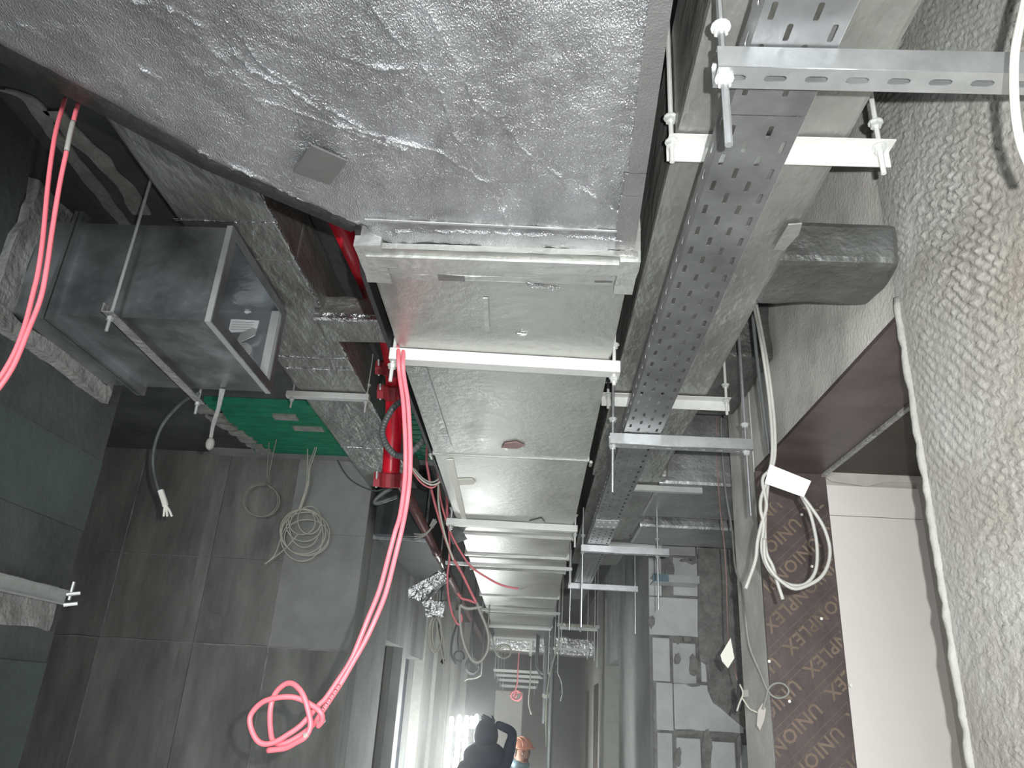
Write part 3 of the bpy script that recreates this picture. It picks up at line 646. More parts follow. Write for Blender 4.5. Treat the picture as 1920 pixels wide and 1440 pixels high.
# right wrapped duct
hanger('pale angle bar under the right foil-wrapped duct, second bar from the top of the picture', .238, .712, 1.335, ZR-.006, [(.246, 3.235), (.685, 3.22)], 'angle')
hanger('bright angle bar under the right foil-wrapped duct, just above the slotted tray bar', .216, .71, 2.78, ZR-.006, [(.24, 3.235), (.695, 3.23)], 'angle')
hanger('angle bar under the far end of the right foil-wrapped duct', .36, .88, 5.6, ZR-.006, [(.40, 3.22), (.86, 3.2)], 'angle', det=False, zt=3.31)
# main duct
hanger('brightest white crossbar under the plain main duct, crossing the middle of the picture', -.462, .212, 2.02, ZD-.001, [(-.453, 3.0), (.195, 3.03)], 'flat', .046, skew=.045)
hanger('white crossbar under the main duct where its flanges begin', -.525, .203, 4.19, ZD-.001, [(-.50, 3.03), (.19, 2.98)], 'flat', .046, skew=.03)
hanger('thin crossbar under the main duct beside the foil elbow', -.66, .23, 5.42, ZD-.024, [(-.64, 3.0), (.215, 2.96)], 'flat', .03, det=False)
hanger('short crossbar under the main duct above the looped white cable', -.60, .235, 8.1, ZD-.024, [(-.56, 3.0), (.22, 2.9)], 'flat', .035, det=False)
hanger('crossbar under the main duct beyond the looped white cable', -.62, .18, 9.8, ZD-.024, [(-.6, 3.0), (.16, 2.55)], 'flat', .035, det=False)
hanger('last crossbar under the main duct before the shiny cross duct', -.62, .14, 11.6, ZD-.01, [(-.6, 3.0), (.12, 2.6)], 'flat', .035, det=False)
# left wrapped duct
hanger('pale crossbar under the left foil-wrapped duct, above the green deck', -1.11*K, -.752*K, 3.0*K, ZL-.008, [(-1.085*K, 3.6), (-.765*K, 3.59)], 'flat', .042, zt=3.94)
# far clutter: louvre tray on trapeze bars
hanger('rear bar of the small hanging frame by the right wall, far down the corridor', .22, .68, 8.7, 3.03, [(.24, 2.6), (.66, 2.6)], 'flat', .04, det=False)
hanger('front bar of the small hanging frame by the right wall, with two dangling rods', .23, .60, 8.0, 2.93, [(.25, 2.66), (.58, 2.62)], 'flat', .035, det=False)
hanger('lowest bar of the small hanging frame by the right wall', .20, .62, 9.4, 2.83, [(.22, 2.75), (.6, 2.72)], 'flat', .035, det=False)
lv = thing('louvre_tray', 'small pale ribbed tray lying on the hanging frame by the right wall', 'tray', (.42, 8.35, 2.95))
for k in range(12): obj('slat', bx(.30, .58, 8.05+k*.052, 8.085+k*.052, 2.935+.007*k, 2.945+.007*k), 'cream_cable', lv)
for s in (.29, .58): b = NB(); prism(b, [(s, 8.03, 2.932), (s, 8.7, 3.018), (s, 8.7, 3.04), (s, 8.03, 2.954)], (.008, 0, 0)); obj('side_rail', b, 'cream_cable', lv)
fars = [(925, 1040, 1259, 15.0), (930, 1030, 1268, 15.6), (935, 1010, 1277, 16.1), (940, 1005, 1288, 16.6)]
for i, (xa, xb_, yy, Y) in enumerate(fars):
    a = at(xa, yy, Y=Y); c = at(xb_, yy, Y=Y)
    h = thing('trapeze_hanger', 'thin bar in the cluster of far hangers above the white door, number %s from the top' % ('one', 'two', 'three', 'four')[i], 'hanger', a, 'trapeze hangers')
    obj('crossbar', bx(a.x, c.x, Y, Y+.04, a.z, a.z+.05), 'galv_bright', h)
    for x in (a.x+.03, c.x-.03): obj('rod', cyl(NB(), (x, Y+.02, a.z-.12), (x, Y+.02, ZT), .01, 6), 'galv_bright', h)
    h['label'] = ('topmost', 'second', 'third', 'lowest')[i]+' thin bar in the cluster of far hangers above the white door'

# brackets on the block wall
for (x0, y0, x1, y1, lab, m_) in ((1284, 1004, 1378, 1018, 'grey steel ledge on the pale block wall, upper one', 'galv_bright'), (1226, 1078, 1312, 1094, 'steel ledge with a bluish end on the pale block wall, lower one', 'galv_bright')):
    a = at(x0, y0, Y=6.5); c = at(x1, y1, Y=6.5); h = thing('wall_bracket', lab, 'bracket', a, 'ledges on the block wall')
    b = NB(); box(b, a.x, c.x, 6.5, 6.74, c.z, c.z+.012); box(b, a.x, c.x, 6.5, 6.512, c.z+.012, a.z); box(b, a.x, c.x, 6.5, 6.74, a.z, a.z+.01); obj('channel', b, m_, h)
    obj('end_cap', bx(a.x-.01, a.x+(.12 if x0 < 1250 else .01), 6.49, 6.5, c.z, a.z+.01), 'steel_blue' if x0 < 1250 else 'galv', h)
# ================= PERFORATED TRAY =================
ty = thing('cable_tray', 'long perforated steel cable tray running down the right of the corridor on slotted bars', 'cable tray', (.34, 3, 3.074))
xt0, xt1 = .281, .409; yb = [-.2, 1.0, 4.02, 7.02]
for i in range(3):
    y0, y1 = yb[i]+.002, yb[i+1]-.002; Lx = xt1-xt0; sl = []
    b = lane_plate(y1-y0, 0, Lx, 4, .0735, .0155, .0042); xf(b, basis((xt0, y0, 3.0755), (1, 0, 0), (0, 1, 0), (0, 0, 1)))
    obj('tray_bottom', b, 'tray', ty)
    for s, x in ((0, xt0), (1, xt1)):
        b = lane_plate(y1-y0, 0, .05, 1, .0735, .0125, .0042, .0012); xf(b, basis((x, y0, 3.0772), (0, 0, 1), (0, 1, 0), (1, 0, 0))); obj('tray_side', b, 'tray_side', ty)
for x in (.30, .325, .36, .39):
    for y in (3.97, 4.07): obj('bolt', cyl(NB(), (x, y, 3.066), (x, y, 3.075), .007, 6), 'galv_bright', ty)
obj('joint_plate', bx(xt0+.004, xt1-.004, 3.93, 4.11, 3.0715, 3.0742), 'tray_side', ty)

# ================= PIPES =================
rp = thing('fire_pipe', 'thick glossy red fire pipe running between the two left ducts, with bolted couplings', 'pipe', (-.7, 3, 3.4))
pA = [at(632, 400, X=-.83), at(688, 525, X=-.83), at(722, 612, X=-.83)]
pB = [at(738, 690, X=-.83), at(738, 790, X=-.83), at(732, 900, X=-.83)]
obj('pipe_run', tube(NB(), pA, .046, 18), 'red_pipe', rp, sm=True)
obj('pipe_run', tube(NB(), smooth([pA[-1]]+pB, 6), .048, 18), 'red_pipe', rp, sm=True)
def coupling(p, d, r):
    d = d.normalized(); c = obj('coupling', tube(NB(), [p-d*.04, p-d*.035, p+d*.035, p+d*.04], [r*.9, r, r, r*.9], 16), 'red_dark', rp, sm=False)
    s = d.cross(Vector((0, 0, 1))).normalized()
    for q in (-1, 1):
        bq = NB(); prism(bq, [p+s*q*r*.8-d*.02+Vector((0, 0, -.02)), p+s*q*r*1.6-d*.02+Vector((0, 0, -.02)), p+s*q*r*1.6-d*.02+Vector((0, 0, .02)), p+s*q*r*.8-d*.02+Vector((0, 0, .02))], d*.04); obj('coupling_ear', bq, 'red_dark', c)
        obj('bolt', cyl(NB(), p+s*q*r*1.3-d*.045, p+s*q*r*1.3+d*.045, .007, 6), 'galv_bright', c)
coupling(pB[0], pB[1]-pB[0], .062); coupling(pB[0]+(pB[1]-pB[0])*.45, pB[1]-pB[0], .056); coupling(pB[2], pB[2]-pB[1], .058)
p = at(682, 510, X=-.83); tb = NB(); 
bmesh.ops.create_cone(tb, cap_ends=False, segments=20, radius1=.048, radius2=.048, depth=.006); xf(tb, Matrix.Translation(p) @ (pA[1]-pA[0]).to_track_quat('Z', 'Y').to_matrix().to_4x4()); obj('wire_tie', tb, 'white_cable', rp)
# drop that bleeds on into a thinner brown pipe
sp = thing('steel_pipe', 'long dull brownish steel pipe continuing from the red pipe down the corridor', 'pipe', (-.75, 7, 3.1))
qa, qb = at(752, 905, X=-.82), at(906, 1203, X=-.86); 
obj('pipe_run', tube(NB(), [qa, qa.lerp(qb, .3), qa.lerp(qb, .7), qb], .034, 16), 'pipe_brown', sp, sm=True)
for k in (.22, .45, .68): 
    c = qa.lerp(qb, k); dv = (qb-qa).normalized(); obj('sleeve', tube(NB(), [c-dv*.05, c+dv*.05], .040, 16), 'pipe_brown', sp)
dk = thing('steel_pipe', 'dark vertical pipe hanging at the right of the main duct, far down the corridor', 'pipe', (.35, 10, 2.2), None)
for k, (px, Y, z0) in enumerate(((1026, 10.2, 2.0), (1037, 10.4, 1.5))):
    p = at(px, 1200, Y=Y); obj('pipe_run', cyl(NB(), (p.x, Y, z0), (p.x, Y, ZT), .03, 10), 'black_tube', dk)
    obj('socket', cyl(NB(), (p.x, Y, 2.9), (p.x, Y, 3.0), .042, 10), 'black_tube', dk)
h_ = thing('hanging_rod', 'thin pale threaded rod hanging in front of the far ribbed tray', 'rod', at(1088, 1185, Y=5.0))
obj('rod', tube(NB(), [at(1092, 1010, Y=5.0), at(1088, 1185, Y=5.0)], .006, 6), 'galv_bright', h_)
obj('nut', tube(NB(), [at(1092, 1020, Y=5.0), at(1092, 1024, Y=5.0)], .012, 6), 'galv_bright', h_)

# ================= CABLES =================
rs1 = [(752,560,2.35),(749,605,2.2),(747,665,1.98),(749,702,1.97),(756,755,1.96),(760,830,1.95),(760,880,1.95),(757,920,1.94),(750,967,1.93),(741,997,1.92),(730,1038,1.92),(712,1105,1.91),(690,1160,1.9),(673,1203,1.9),(657,1240,1.9),(633,1277,1.9),(610,1310,1.9),(597,1323,1.9),(565,1359,1.9),(537,1379,1.9),(516,1391,1.9),(495,1395,1.9),(479,1384,1.9),(469,1358,1.9),(472,1337,1.9),(495,1315,1.89),(530,1307,1.88),(558,1309,1.88),(586,1323,1.88),(602,1337,1.88),(604,1352,1.89),(596,1362,1.9)]
rs2 = [(762,575,2.35),(759,620,2.2),(756,668,1.97),(757,702,1.95),(765,755,1.94),(769,830,1.93),(769,880,1.93),(766,920,1.92),(761,955,1.92),(754,990,1.91),(742,1040,1.91),(724,1110,1.9),(703,1163,1.89),(683,1205,1.89),(663,1240,1.89),(640,1280,1.89),(617,1315,1.89),(603,1336,1.89),(587,1359,1.91),(565,1377,1.92),(535,1393,1.92),(513,1390,1.92),(507,1365,1.91),(507,1330,1.9),(515,1302,1.9),(534,1283,1.89),(551,1283,1.88),(568,1302,1.87),(579,1337,1.87),(582,1362,1.87),(572,1382,1.87),(554,1393,1.88),(534,1403,1.89),(502,1407,1.9)]
rc = thing('red_cable', 'long pink-red cable pair hanging over the bright crossbar and ending in a knotted loop', 'cable', at(535, 1400, Y=1.9))
obj('strand', tube(NB(), path(rs1), .0062, 10), 'red_cable', rc, sm=True); obj('strand', tube(NB(), path(rs2), .0062, 10), 'red_cable', rc, sm=True)
for i in range(6):
    p = at(606+i*6.0, 1330-i*8.6, Y=1.88); b = NB(); r_ = .003
    for k in range(8): pass
    P2 = [p+Vector((math.cos(a)*.0035, -.0045, math.sin(a)*.004)) for a in (2*math.pi*k/8 for k in range(9))]; obj('cable_print', tube(b, P2, .0007, 4), 'cable_print', rc)
obj('cut_end', tube(NB(), [at(598, 1358, Y=1.9), at(606, 1350, Y=1.89)], .007, 8), 'white_cable', rc)
obj('cut_end', tube(NB(), [at(571, 1381, Y=1.87), at(577, 1376, Y=1.87)], .0072, 8), 'white_cable', rc)
ls1 = [(122,185,1.15),(116,205,1.12),(103,255,1.1),(91,337,1.1),(80,450,1.1),(71,512,1.1),(62,550,1.1),(45,615,1.1),(20,675,1.1),(-20,735,1.1),(-80,800,1.1)]
ls2 = [(150,185,1.13),(142,210,1.1),(129,265,1.09),(112,345,1.09),(98,431,1.09),(88,500,1.09),(76,560,1.09),(52,622,1.09),(22,692,1.09),(-20,750,1.09),(-80,815,1.09)]
cable('red_cable', 'bright red cable at the far left edge of the picture, left strand of the two', ls1, .0042, 'red_cable', group='red cables at the left edge')
o = cable('red_cable', 'bright red cable at the far left edge with a pale bare stretch near its top', ls2, .0042, 'red_cable', group='red cables at the left edge')
obj('bare_stretch', tube(NB(), path([(137,228,1.09),(131,252,1.085),(125,282,1.085)]), .0045, 8), 'white_cable', o, sm=True, label='pale bare stretch of the red cable')
# corrugated black conduit ring
P_ = path([(795,740,3.2),(770,746,3.1),(742,760,3.05),(725,785,3.05),(717,810,3.05),(725,835,3.05),(742,853,3.05),(762,852,3.05),(785,835,3.05),(802,810,3.1),(808,788,3.2)], 9)
o = obj('corrugated_conduit', tube(NB(), P_, .0125, 12, ribs=.14), 'black_tube'); o['label'] = 'dark grey corrugated conduit bent into a ring over the red pipe'; o['category'] = 'conduit'
o = obj('strap', prism(NB(), [at(x, y, Y=3.12) for x, y in ((768,750),(782,752),(800,772),(794,779),(778,762),(765,765))], (0, .004, 0)), 'grey_cable'); o['label'] = 'grey folded metal strap inside the corrugated conduit ring'; o['category'] = 'strap'
G1 = 'thin cables beside the main duct'
def C(lab, spec, r, m, Y=None, name='cable', g=G1, **k):
    return cable(name, lab, [(s+(Y,)) if len(s) == 2 else s for s in spec], r, m, group=g, **k)
C('pale thin cable making a round bend right of the conduit ring', [(803,815),(812,825),(822,845),(833,865),(837,880),(829,900),(812,909),(795,903),(780,888),(770,872)], .0042, 'cream_cable', 3.6)
C('second pale thin cable inside the round bend right of the conduit ring', [(806,812),(816,840),(828,865),(830,880),(822,898),(808,904),(792,896),(776,878)], .0042, 'white_cable', 3.62)
C('thin pink cable curving under the pale round bend', [(772,880),(785,900),(800,912),(812,914),(822,905),(826,890)], .0045, 'red_thin', 3.65)
C('pink cable running down the left edge of the main duct into the white loop', [(803,810),(800,860),(803,885),(810,922),(817,950),(828,987),(838,1018),(850,1047),(867,1077),(882,1108),(893,1130)], .0075, 'red_thin', 4.3)
C('pink-red cable that sweeps right and ends at a frayed tip under the main duct', [(812,820),(820,880),(826,935),(838,980),(850,1010),(867,1040),(883,1062),(908,1080),(940,1097),(972,1104)], .0062, 'red_thin', 4.35)
o = cable('frayed_end', '', [(970,1104,4.35),(980,1107,4.35),(993,1100,4.35)], .004, 'white_cable', parent=bpy.data.objects[o.name] if False else None); o['label'] = 'pale frayed tip at the end of the sweeping pink-red cable'; o['category'] = 'cable end'
C('pink cable hanging straight down and hooking up beside the white loop', [(836,880),(840,930),(838,963),(842,997),(843,1045),(839,1078),(840,1109),(846,1144),(853,1162),(860,1171),(866,1162),(864,1150)], .0062, 'red_thin', 4.5)
C('red cable close behind the pink one at the left edge of the main duct', [(832,860),(836,905),(838,940),(840,970)], .0065, 'red_cable', 4.6)
C('pale cable running alongside the pink ones down the main duct edge', [(828,870),(823,897),(822,938),(827,972),(837,1013),(850,1050)], .0062, 'cream_cable', 4.25)
C('thick white cable hanging in a long open loop under the main duct', [(894,1129),(900,1147),(910,1170),(916,1193),(915,1216),(908,1232),(897,1242),(885,1237),(873,1216),(865,1185),(862,1155),(863,1136),(868,1138),(880,1141),(904,1138)], .0085, 'white_cable', 4.5)
C('short pink cable lying across the top of the white loop', [(893,1131),(878,1125),(866,1122),(858,1112)], .007, 'red_thin', 4.5)
for k in range(3): C(('upper', 'middle', 'lower')[k]+' strand of the grey cable bunch tied across the steel pipe', [(817,973+k),(808,990+k),(795,1001+k*2),(776,1001+k*5)], .0045, 'grey_cable', 4.7, g='grey bunch across the pipe')
o = obj('strap', prism(NB(), [at(x, y, Y=4.7) for x, y in ((812,972),(820,978),(811,991),(805,986))], (0, .006, 0)), 'grey_cable'); o['label'] = 'grey clip gripping the cable bunch over the steel pipe'; o['category'] = 'clip'
C('thin black line put in as the shadow along the left wrapped duct', [(515,690,5.9),(545,735,5.9),(585,795,5.9),(625,850,5.9),(645,885,5.9),(665,905,5.9),(700,920,5.9),(722,916,5.9)], .006, 'black_tube', g=None)  # black tube drawn as the shadow line at the duct's left edge
C('short black hose bent out under the red pipe coupling', [(735,915),(722,922),(706,935),(703,943),(715,941),(735,934),(745,930)], .012, 'black_tube', 4.1, g=None)
# coils in front of the lobby wall
def coil(label, specs, r, m, name='cable_coil', top=False):
    t_ = thing(name, label, 'cable coil', at(*specs[0][0][:2], Y=specs[0][0][2]), 'cable coils in front of the lobby wall')
    for s in specs: obj('strand', tube(NB(), path(s, 5, top=(3.94 if top and s is specs[0] else None)), r, 6), m, t_, sm=True)
    return t_
Yk = 5.75
def ell(cx, cy, rx, ry, a0=0, a1=2*math.pi, Y=Yk, n=18, rot=0.):
    out = []
    for k in range(n+1):
        a = a0+(a1-a0)*k/n; x, y = rx*math.cos(a), ry*math.sin(a); out.append((cx+x*math.cos(rot)-y*math.sin(rot), cy+x*math.sin(rot)+y*math.cos(rot), Y+.02*math.sin(a*1.5)))
    return out
coil('thin grey cable ending in one open ring, left of the yellowish coil', [[(519,760,5.3),(508,800,5.4),(503,850,5.6),(501,890,5.7),(503,904,Yk)]+ell(489,937,32,31,-1.2,5.6), [(524,775,5.3),(520,815,5.4),(512,850,5.5),(506,880,5.6),(504,904,Yk)]+ell(490,939,34,30,-1.1,4.9)], .0048, 'grey_cable')
t_ = coil('yellowish-grey cable coiled in many loose rings against the lobby wall', [
 [(590,798,5.5),(578,830,5.6),(576,880,5.7),(573,915,5.72),(560,955,Yk)], [(595,803,5.5),(590,840,5.6),(580,870,5.7),(577,905,5.72),(562,955,Yk)], [(600,810,5.5),(592,845,5.6),(581,878,5.7),(578,910,5.72),(563,957,Yk)],
 ell(568,996,43,42), ell(573,1000,45,40,.3,6.6), ell(566,1004,40,48), ell(570,985,33,30,.2), ell(566,978,25,24), ell(571,990,28,36,.5,6.0), ell(575,1008,42,34), ell(580,975,22,26),
 [(552,965,Yk),(535,990,Yk),(526,1010,Yk),(515,1040,Yk),(496,1058,Yk)], [(560,1000,Yk),(535,1028,Yk),(510,1048,Yk),(496,1058,Yk)]], .0044, 'cream_cable')
t_['label'] = 'yellowish-grey cable coiled in many loose rings against the lobby wall'
t_ = coil('pale cable bundle in narrow loops hanging left of the big white loop', [ell(816,1190,12,34,-1.5,4.2,6.3), ell(820,1188,9,32,-1.5,4.4,6.32), [(812,1155,6.3),(806,1180,6.3),(808,1205,6.3),(814,1222,6.3)], [(822,1160,6.3),(830,1190,6.3),(835,1225,6.3),(838,1245,6.3)], [(818,1165,6.3),(824,1200,6.3),(830,1230,6.3),(834,1250,6.3)]], .0062, 'cream_cable', top=True)
t_ = coil('small dark cable ring on the left wall behind the white loop', [[(858,1200,9.),(860,1221,9.)], ell(860,1230,9,9,0,6.3,9.), ell(861,1231,10,10,1,6.9,9.02)], .008, 'black_tube', top=True)
t_ = coil('dark cable ring hanging under the white loop, far down', [[(884,1210,9.4),(886,1236,9.4)], ell(886,1248,12,14,0,6.3,9.4), ell(884,1252,11,12,1,6.9,9.42)], .012, 'black_tube', top=True)
t_ = coil('small beige cable ring hanging left under the far end of the main duct', [[(915,1180,8),(924,1200,8),(930,1225,8),(944,1235,8)], ell(945,1221,13,13,-3,3,8.), ell(946,1222,11,11,-3,3,8.02)], .008, 'cream_cable', top=True)
t_ = coil('tangled pink cable coil hanging in front of the far white door', [[(970,1281,13),(966,1295,13),(962,1305,13)], ell(968,1304,10,9,0,6.3,13.), ell(971,1306,7,8,1,6.9,13.05), ell(963,1303,6,6,0,6.3,13.)], .013, 'red_thin', top=True)
for o in [t_]: pass
# right side: pale cable with paper tag
wc = thing('white_cable', 'pale grey cable looped beside the big doorway, carrying a blank paper tag', 'cable', at(1480, 1100, Y=2.2))
YW = 2.2
for s in ([(1410,560,2.35),(1419,600,2.3),(1430,660,YW),(1441,737,YW),(1447,805,YW),(1448,850,YW),(1443,880,YW),(1432,893,YW),(1430,908,YW),(1437,943,YW),(1434,965,YW),(1427,985,YW),(1420,1018,YW),(1416,1052,YW),(1398,1104,YW)],
          [(1416,560,2.34),(1428,620,2.3),(1440,690,YW),(1449,760,YW),(1453,810,YW),(1452,860,YW),(1440,900,YW),(1428,930,YW),(1426,955,YW),(1432,985,YW),(1428,1027,YW),(1437,1060,YW),(1455,1082,YW),(1480,1096,YW),(1505,1097,YW),(1522,1084,YW),(1531,1062,YW),(1532,1027,YW),(1527,993,YW),(1517,957,YW),(1503,930,YW)],
          [(1440,905,2.21),(1436,950,2.21),(1434,990,2.21),(1437,1035,2.21),(1449,1062,2.21),(1457,1090,2.21),(1468,1124,2.21)],
          [(1433,1010,2.19),(1434,1045,2.19),(1446,1070,2.19),(1465,1090,2.19),(1490,1104,2.19),(1520,1095,2.19),(1541,1080,2.19),(1553,1057,2.19),(1556,1030,2.19),(1550,1003,2.19),(1540,980,2.19),(1522,953,2.19),(1506,932,2.19)]):
    obj('strand', tube(NB(), path(s, 6, 3.94 if s[0][1] == 560 else None), .0052, 9), 'white_cable', wc, sm=True)
b = NB(); prism(b, [at(1444, 871, Y=2.185), at(1521, 902, Y=2.175), at(1507, 932, Y=2.18), at(1434, 906, Y=2.19)], (0, .0015, 0)); tg = obj('paper_tag', b, 'paper', wc, label='blank cream paper tag')
b = NB()
for k in range(9):
    p = at(1458+k*4.2, 886+k*1.7+2*math.sin(k*2.4), Y=2.173); q = at(1461+k*4.2, 886+k*1.7-2*math.sin(k*1.7), Y=2.173); tube(b, [p, q], .0007, 4)
obj('faint_scribble', b, 'ink', tg)
C('thin black line running down behind the pale tagged cable', [(1411,590,2.4),(1418,660,2.4),(1428,740,2.4),(1437,810,2.4),(1443,850,2.4)], .006, 'black_tube', g=None)  # thin black line beside the pale strands
cr_ = thing('cream_cable', 'thick cream cable curving past the top right corner, nearest to the viewer', 'cable', at(1905, 150, Y=.75))
for dx in (0, 8): obj('strand', tube(NB(), path([(1925+dx,-30,.75),(1912+dx,30,.75),(1900+dx,90,.75),(1897+dx,150,.75),(1901+dx,220,.75),(1912+dx,275,.75),(1935+dx,330,.75)]), .0032, 10), 'white_cable', cr_, sm=True)
# black cable with white taped frayed end
bc = thing('black_cable', 'black cable hanging under the box duct, its end wrapped in white tape', 'cable', at(312, 960, Y=3.3))
obj('strand', tube(NB(), path([(372,738,2.89),(350,748,3.0),(330,765,3.1),(305,795,3.2),(290,835,3.25),(287,870,3.3),(293,905,3.3),(300,925,3.3)]), .0075, 8), 'black_tube', bc, sm=True)
obj('tape_wrap', tube(NB(), path([(301,920,3.3),(307,937,3.3),(310,948,3.3)]), [.013]*13, 8), 'paper', bc)
for dx in (-3, 1, 6): obj('wire', tube(NB(), path([(309,945,3.3),(311+dx,956,3.3),(312+dx*1.7,968,3.3)]), .005, 6), 'paper', bc)
b = NB(); P_ = [(412,728),(422,730),(412,770),(402,800),(398,822),(392,820),(396,795),(406,765)]; prism(b, [at(x, y, Y=2.88) for x, y in P_], (0, .004, 0))
st = thing('hanging_strap', 'pale perforated strap hanging under the open box duct, with a blob at its end', 'strap', at(395, 840, Y=3.2)); obj('strap_band', b, 'mortar', st)
b = NB(); bmesh.ops.create_icosphere(b, subdivisions=2, radius=.022, matrix=Matrix.Translation(at(394, 832, Y=2.88)) @ Matrix.Diagonal((.8, .8, 1.2, 1))); obj('blob', b, 'bead', st)
# thin cables hanging down the recess
GR = 'thin cables in the right-hand recess'
C('thin grey cable hanging in the recess beside the pier, ending in a small ring', [(1355,760,3.9),(1352,800,3.9),(1355,860,3.9),(1362,930,3.85),(1372,990,3.8),(1378,1060,3.6),(1390,1100,3.5),(1397,1150,3.3),(1405,1210,3.3),(1425,1260,3.3),(1440,1295,3.3),(1455,1308,3.3),(1472,1306,3.3),(1479,1295,3.3),(1470,1283,3.3),(1455,1281,3.3),(1442,1290,3.3),(1436,1310,3.3),(1430,1330,3.3)], .0045, 'grey_cable', g=GR, top=3.94)
C('thin pink-marked cable hanging down the recess', [(1345,770,4.),(1344,850,4.),(1350,950,4.),(1357,1010,4.),(1362,1080,4.),(1366,1200,4.),(1382,1275,3.8)], .0032, 'pink_dull', g=GR, top=3.94)
C('third thin cable in the recess, closest to the foil', [(1335,765,4.1),(1336,830,4.1),(1340,900,4.1)], .0045, 'grey_cable', g=GR, top=3.94)
C('pale cord knotted at the foot of the hanging thin cables', [(1387,1283,3.3),(1393,1300,3.3),(1385,1322,3.3),(1382,1333,3.3),(1390,1310,3.3),(1396,1315,3.3),(1405,1328,3.3),(1420,1336,3.3)], .0035, 'cream_cable', g=GR)
o = obj('paper_scrap', prism(NB(), [at(x, y, Y=3.5) for x, y in ((1370,1196),(1377,1234),(1365,1253),(1354,1240),(1351,1228))], (0, .003, 0)), 'paper'); o['label'] = 'cream paper scrap stuck on the grey pier beside the blocks'; o['category'] = 'paper'
o = obj('paper_scrap', prism(NB(), [at(x, y, Y=3.32) for x, y in ((1430,1318),(1436,1330),(1433,1350),(1425,1370),(1419,1360),(1421,1332))], (0, .006, 0)), 'board_edge'); o['label'] = 'small beige scrap hanging at the edge of the printed plywood'; o['category'] = 'scrap'
o = obj('tape_tab', prism(NB(), [at(x, y, Y=3.31) for x, y in ((1391,1294),(1403,1293),(1404,1306),(1392,1308))], (0, .004, 0)), 'bead'); o['label'] = 'small pale tab of tape on the knotted cord'; o['category'] = 'tape'
o = obj('dark_slot', prism(NB(), [at(x, y, X=XR-.004) for x, y in ((1381,1285),(1387,1283),(1391,1322),(1388,1334),(1382,1330))], (.004, 0, 0)), 'black', None); o['label'] = 'narrow dark slot cut into the grey pier'; o['category'] = 'slot'
# far hanging cables
GF = 'cables hanging far down the corridor'
for lab, s, r, m_ in (('long pale cable with a white knot hanging right of the far door', [(1048,1205,9),(1040,1230,9),(1030,1270,9),(1026,1300,9),(1024,1340,9),(1024,1400,9)], .008, 'cream_cable'),
    ('dark cable drooping in a bend above the far door', [(1005,1248,11.),(1012,1258,11.),(1022,1262,11.),(1035,1255,11.),(1045,1240,11.)], .014, 'black_tube'),
    ('second dark cable drooping above the far door, slightly lower', [(1008,1255,11.2),(1015,1268,11.2),(1028,1272,11.2),(1040,1262,11.2)], .014, 'black_tube'),
    ('thin dark cable dangling right of the pink coil', [(994,1278,13),(992,1300,13),(991,1320,13),(996,1340,13)], .012, 'grey_cable'),
    ('grey cable hanging at the right corridor wall, far down', [(1046,1262,10),(1053,1280,10),(1054,1300,10),(1051,1315,10)], .008, 'grey_cable'),
    ('white-tipped cable sticking out from the left wall, far down', [(902,1266,9.5),(890,1272,9.5),(878,1273,9.5),(871,1277,9.5)], .009, 'bead'),
    ('dark cable hanging behind the big white loop', [(862,1160,8.5),(850,1190,8.5),(846,1225,8.5),(855,1245,8.5)], .012, 'black_tube'),
    ('dark thin cable on the left wall ending in a plug', [(822,1180,6.5),(828,1215,6.5),(831,1235,6.5),(829,1245,6.5)], .007, 'black_tube')):
    C(lab, s, r, m_, g=GF, top=3.94 if s[0][0] > 1015 or s[0][0] < 900 else ZD)
o = obj('cable_knot', prism(NB(), [at(x, y, Y=9) for x, y in ((1017,1300),(1027,1304),(1030,1298),(1030,1308),(1022,1310),(1016,1306))], (0, .03, 0)), 'paper'); o['label'] = 'white knot of tape on the long pale cable right of the far door'; o['category'] = 'tape'
o = obj('cable_plug', tube(NB(), [at(832, 1236, Y=6.5), at(828, 1243, Y=6.5)], .014, 8), 'black'); o['label'] = 'black plug at the end of the thin cable on the left wall'; o['category'] = 'plug'

# ================= WORK LIGHTS =================
wl_ = thing('work_light', 'group of dazzling upright light tubes on a stand by the left wall, far down', 'lamp', (-1.05, 9.2, 0))
for px, top in ((847, 1343), (862, 1340), (876, 1342), (886, 1343), (894, 1339)):
    Y = 9.0 if px < 880 else 10.5; p = at(px, top, Y=Y); lowz = 1.05 if px < 880 else p.z-.14
    obj('light_tube', tube(NB(), [(p.x, Y, lowz), (p.x, Y, p.z-.02), (p.x, Y, p.z)], [.024, .024, .010], 12), 'tube_light', wl_, sm=True)
obj('stand', cyl(NB(), (-1.0, 9.1, .05), (-1.0, 9.1, 1.02), .02, 10), 'black_tube', wl_)
obj('cross_rail', bx(-1.25, -.45, 9.0, 9.06, .98, 1.04), 'black_tube', wl_); obj('foot', bx(-1.25, -.7, 8.9, 9.3, 0, .05), 'black_tube', wl_)

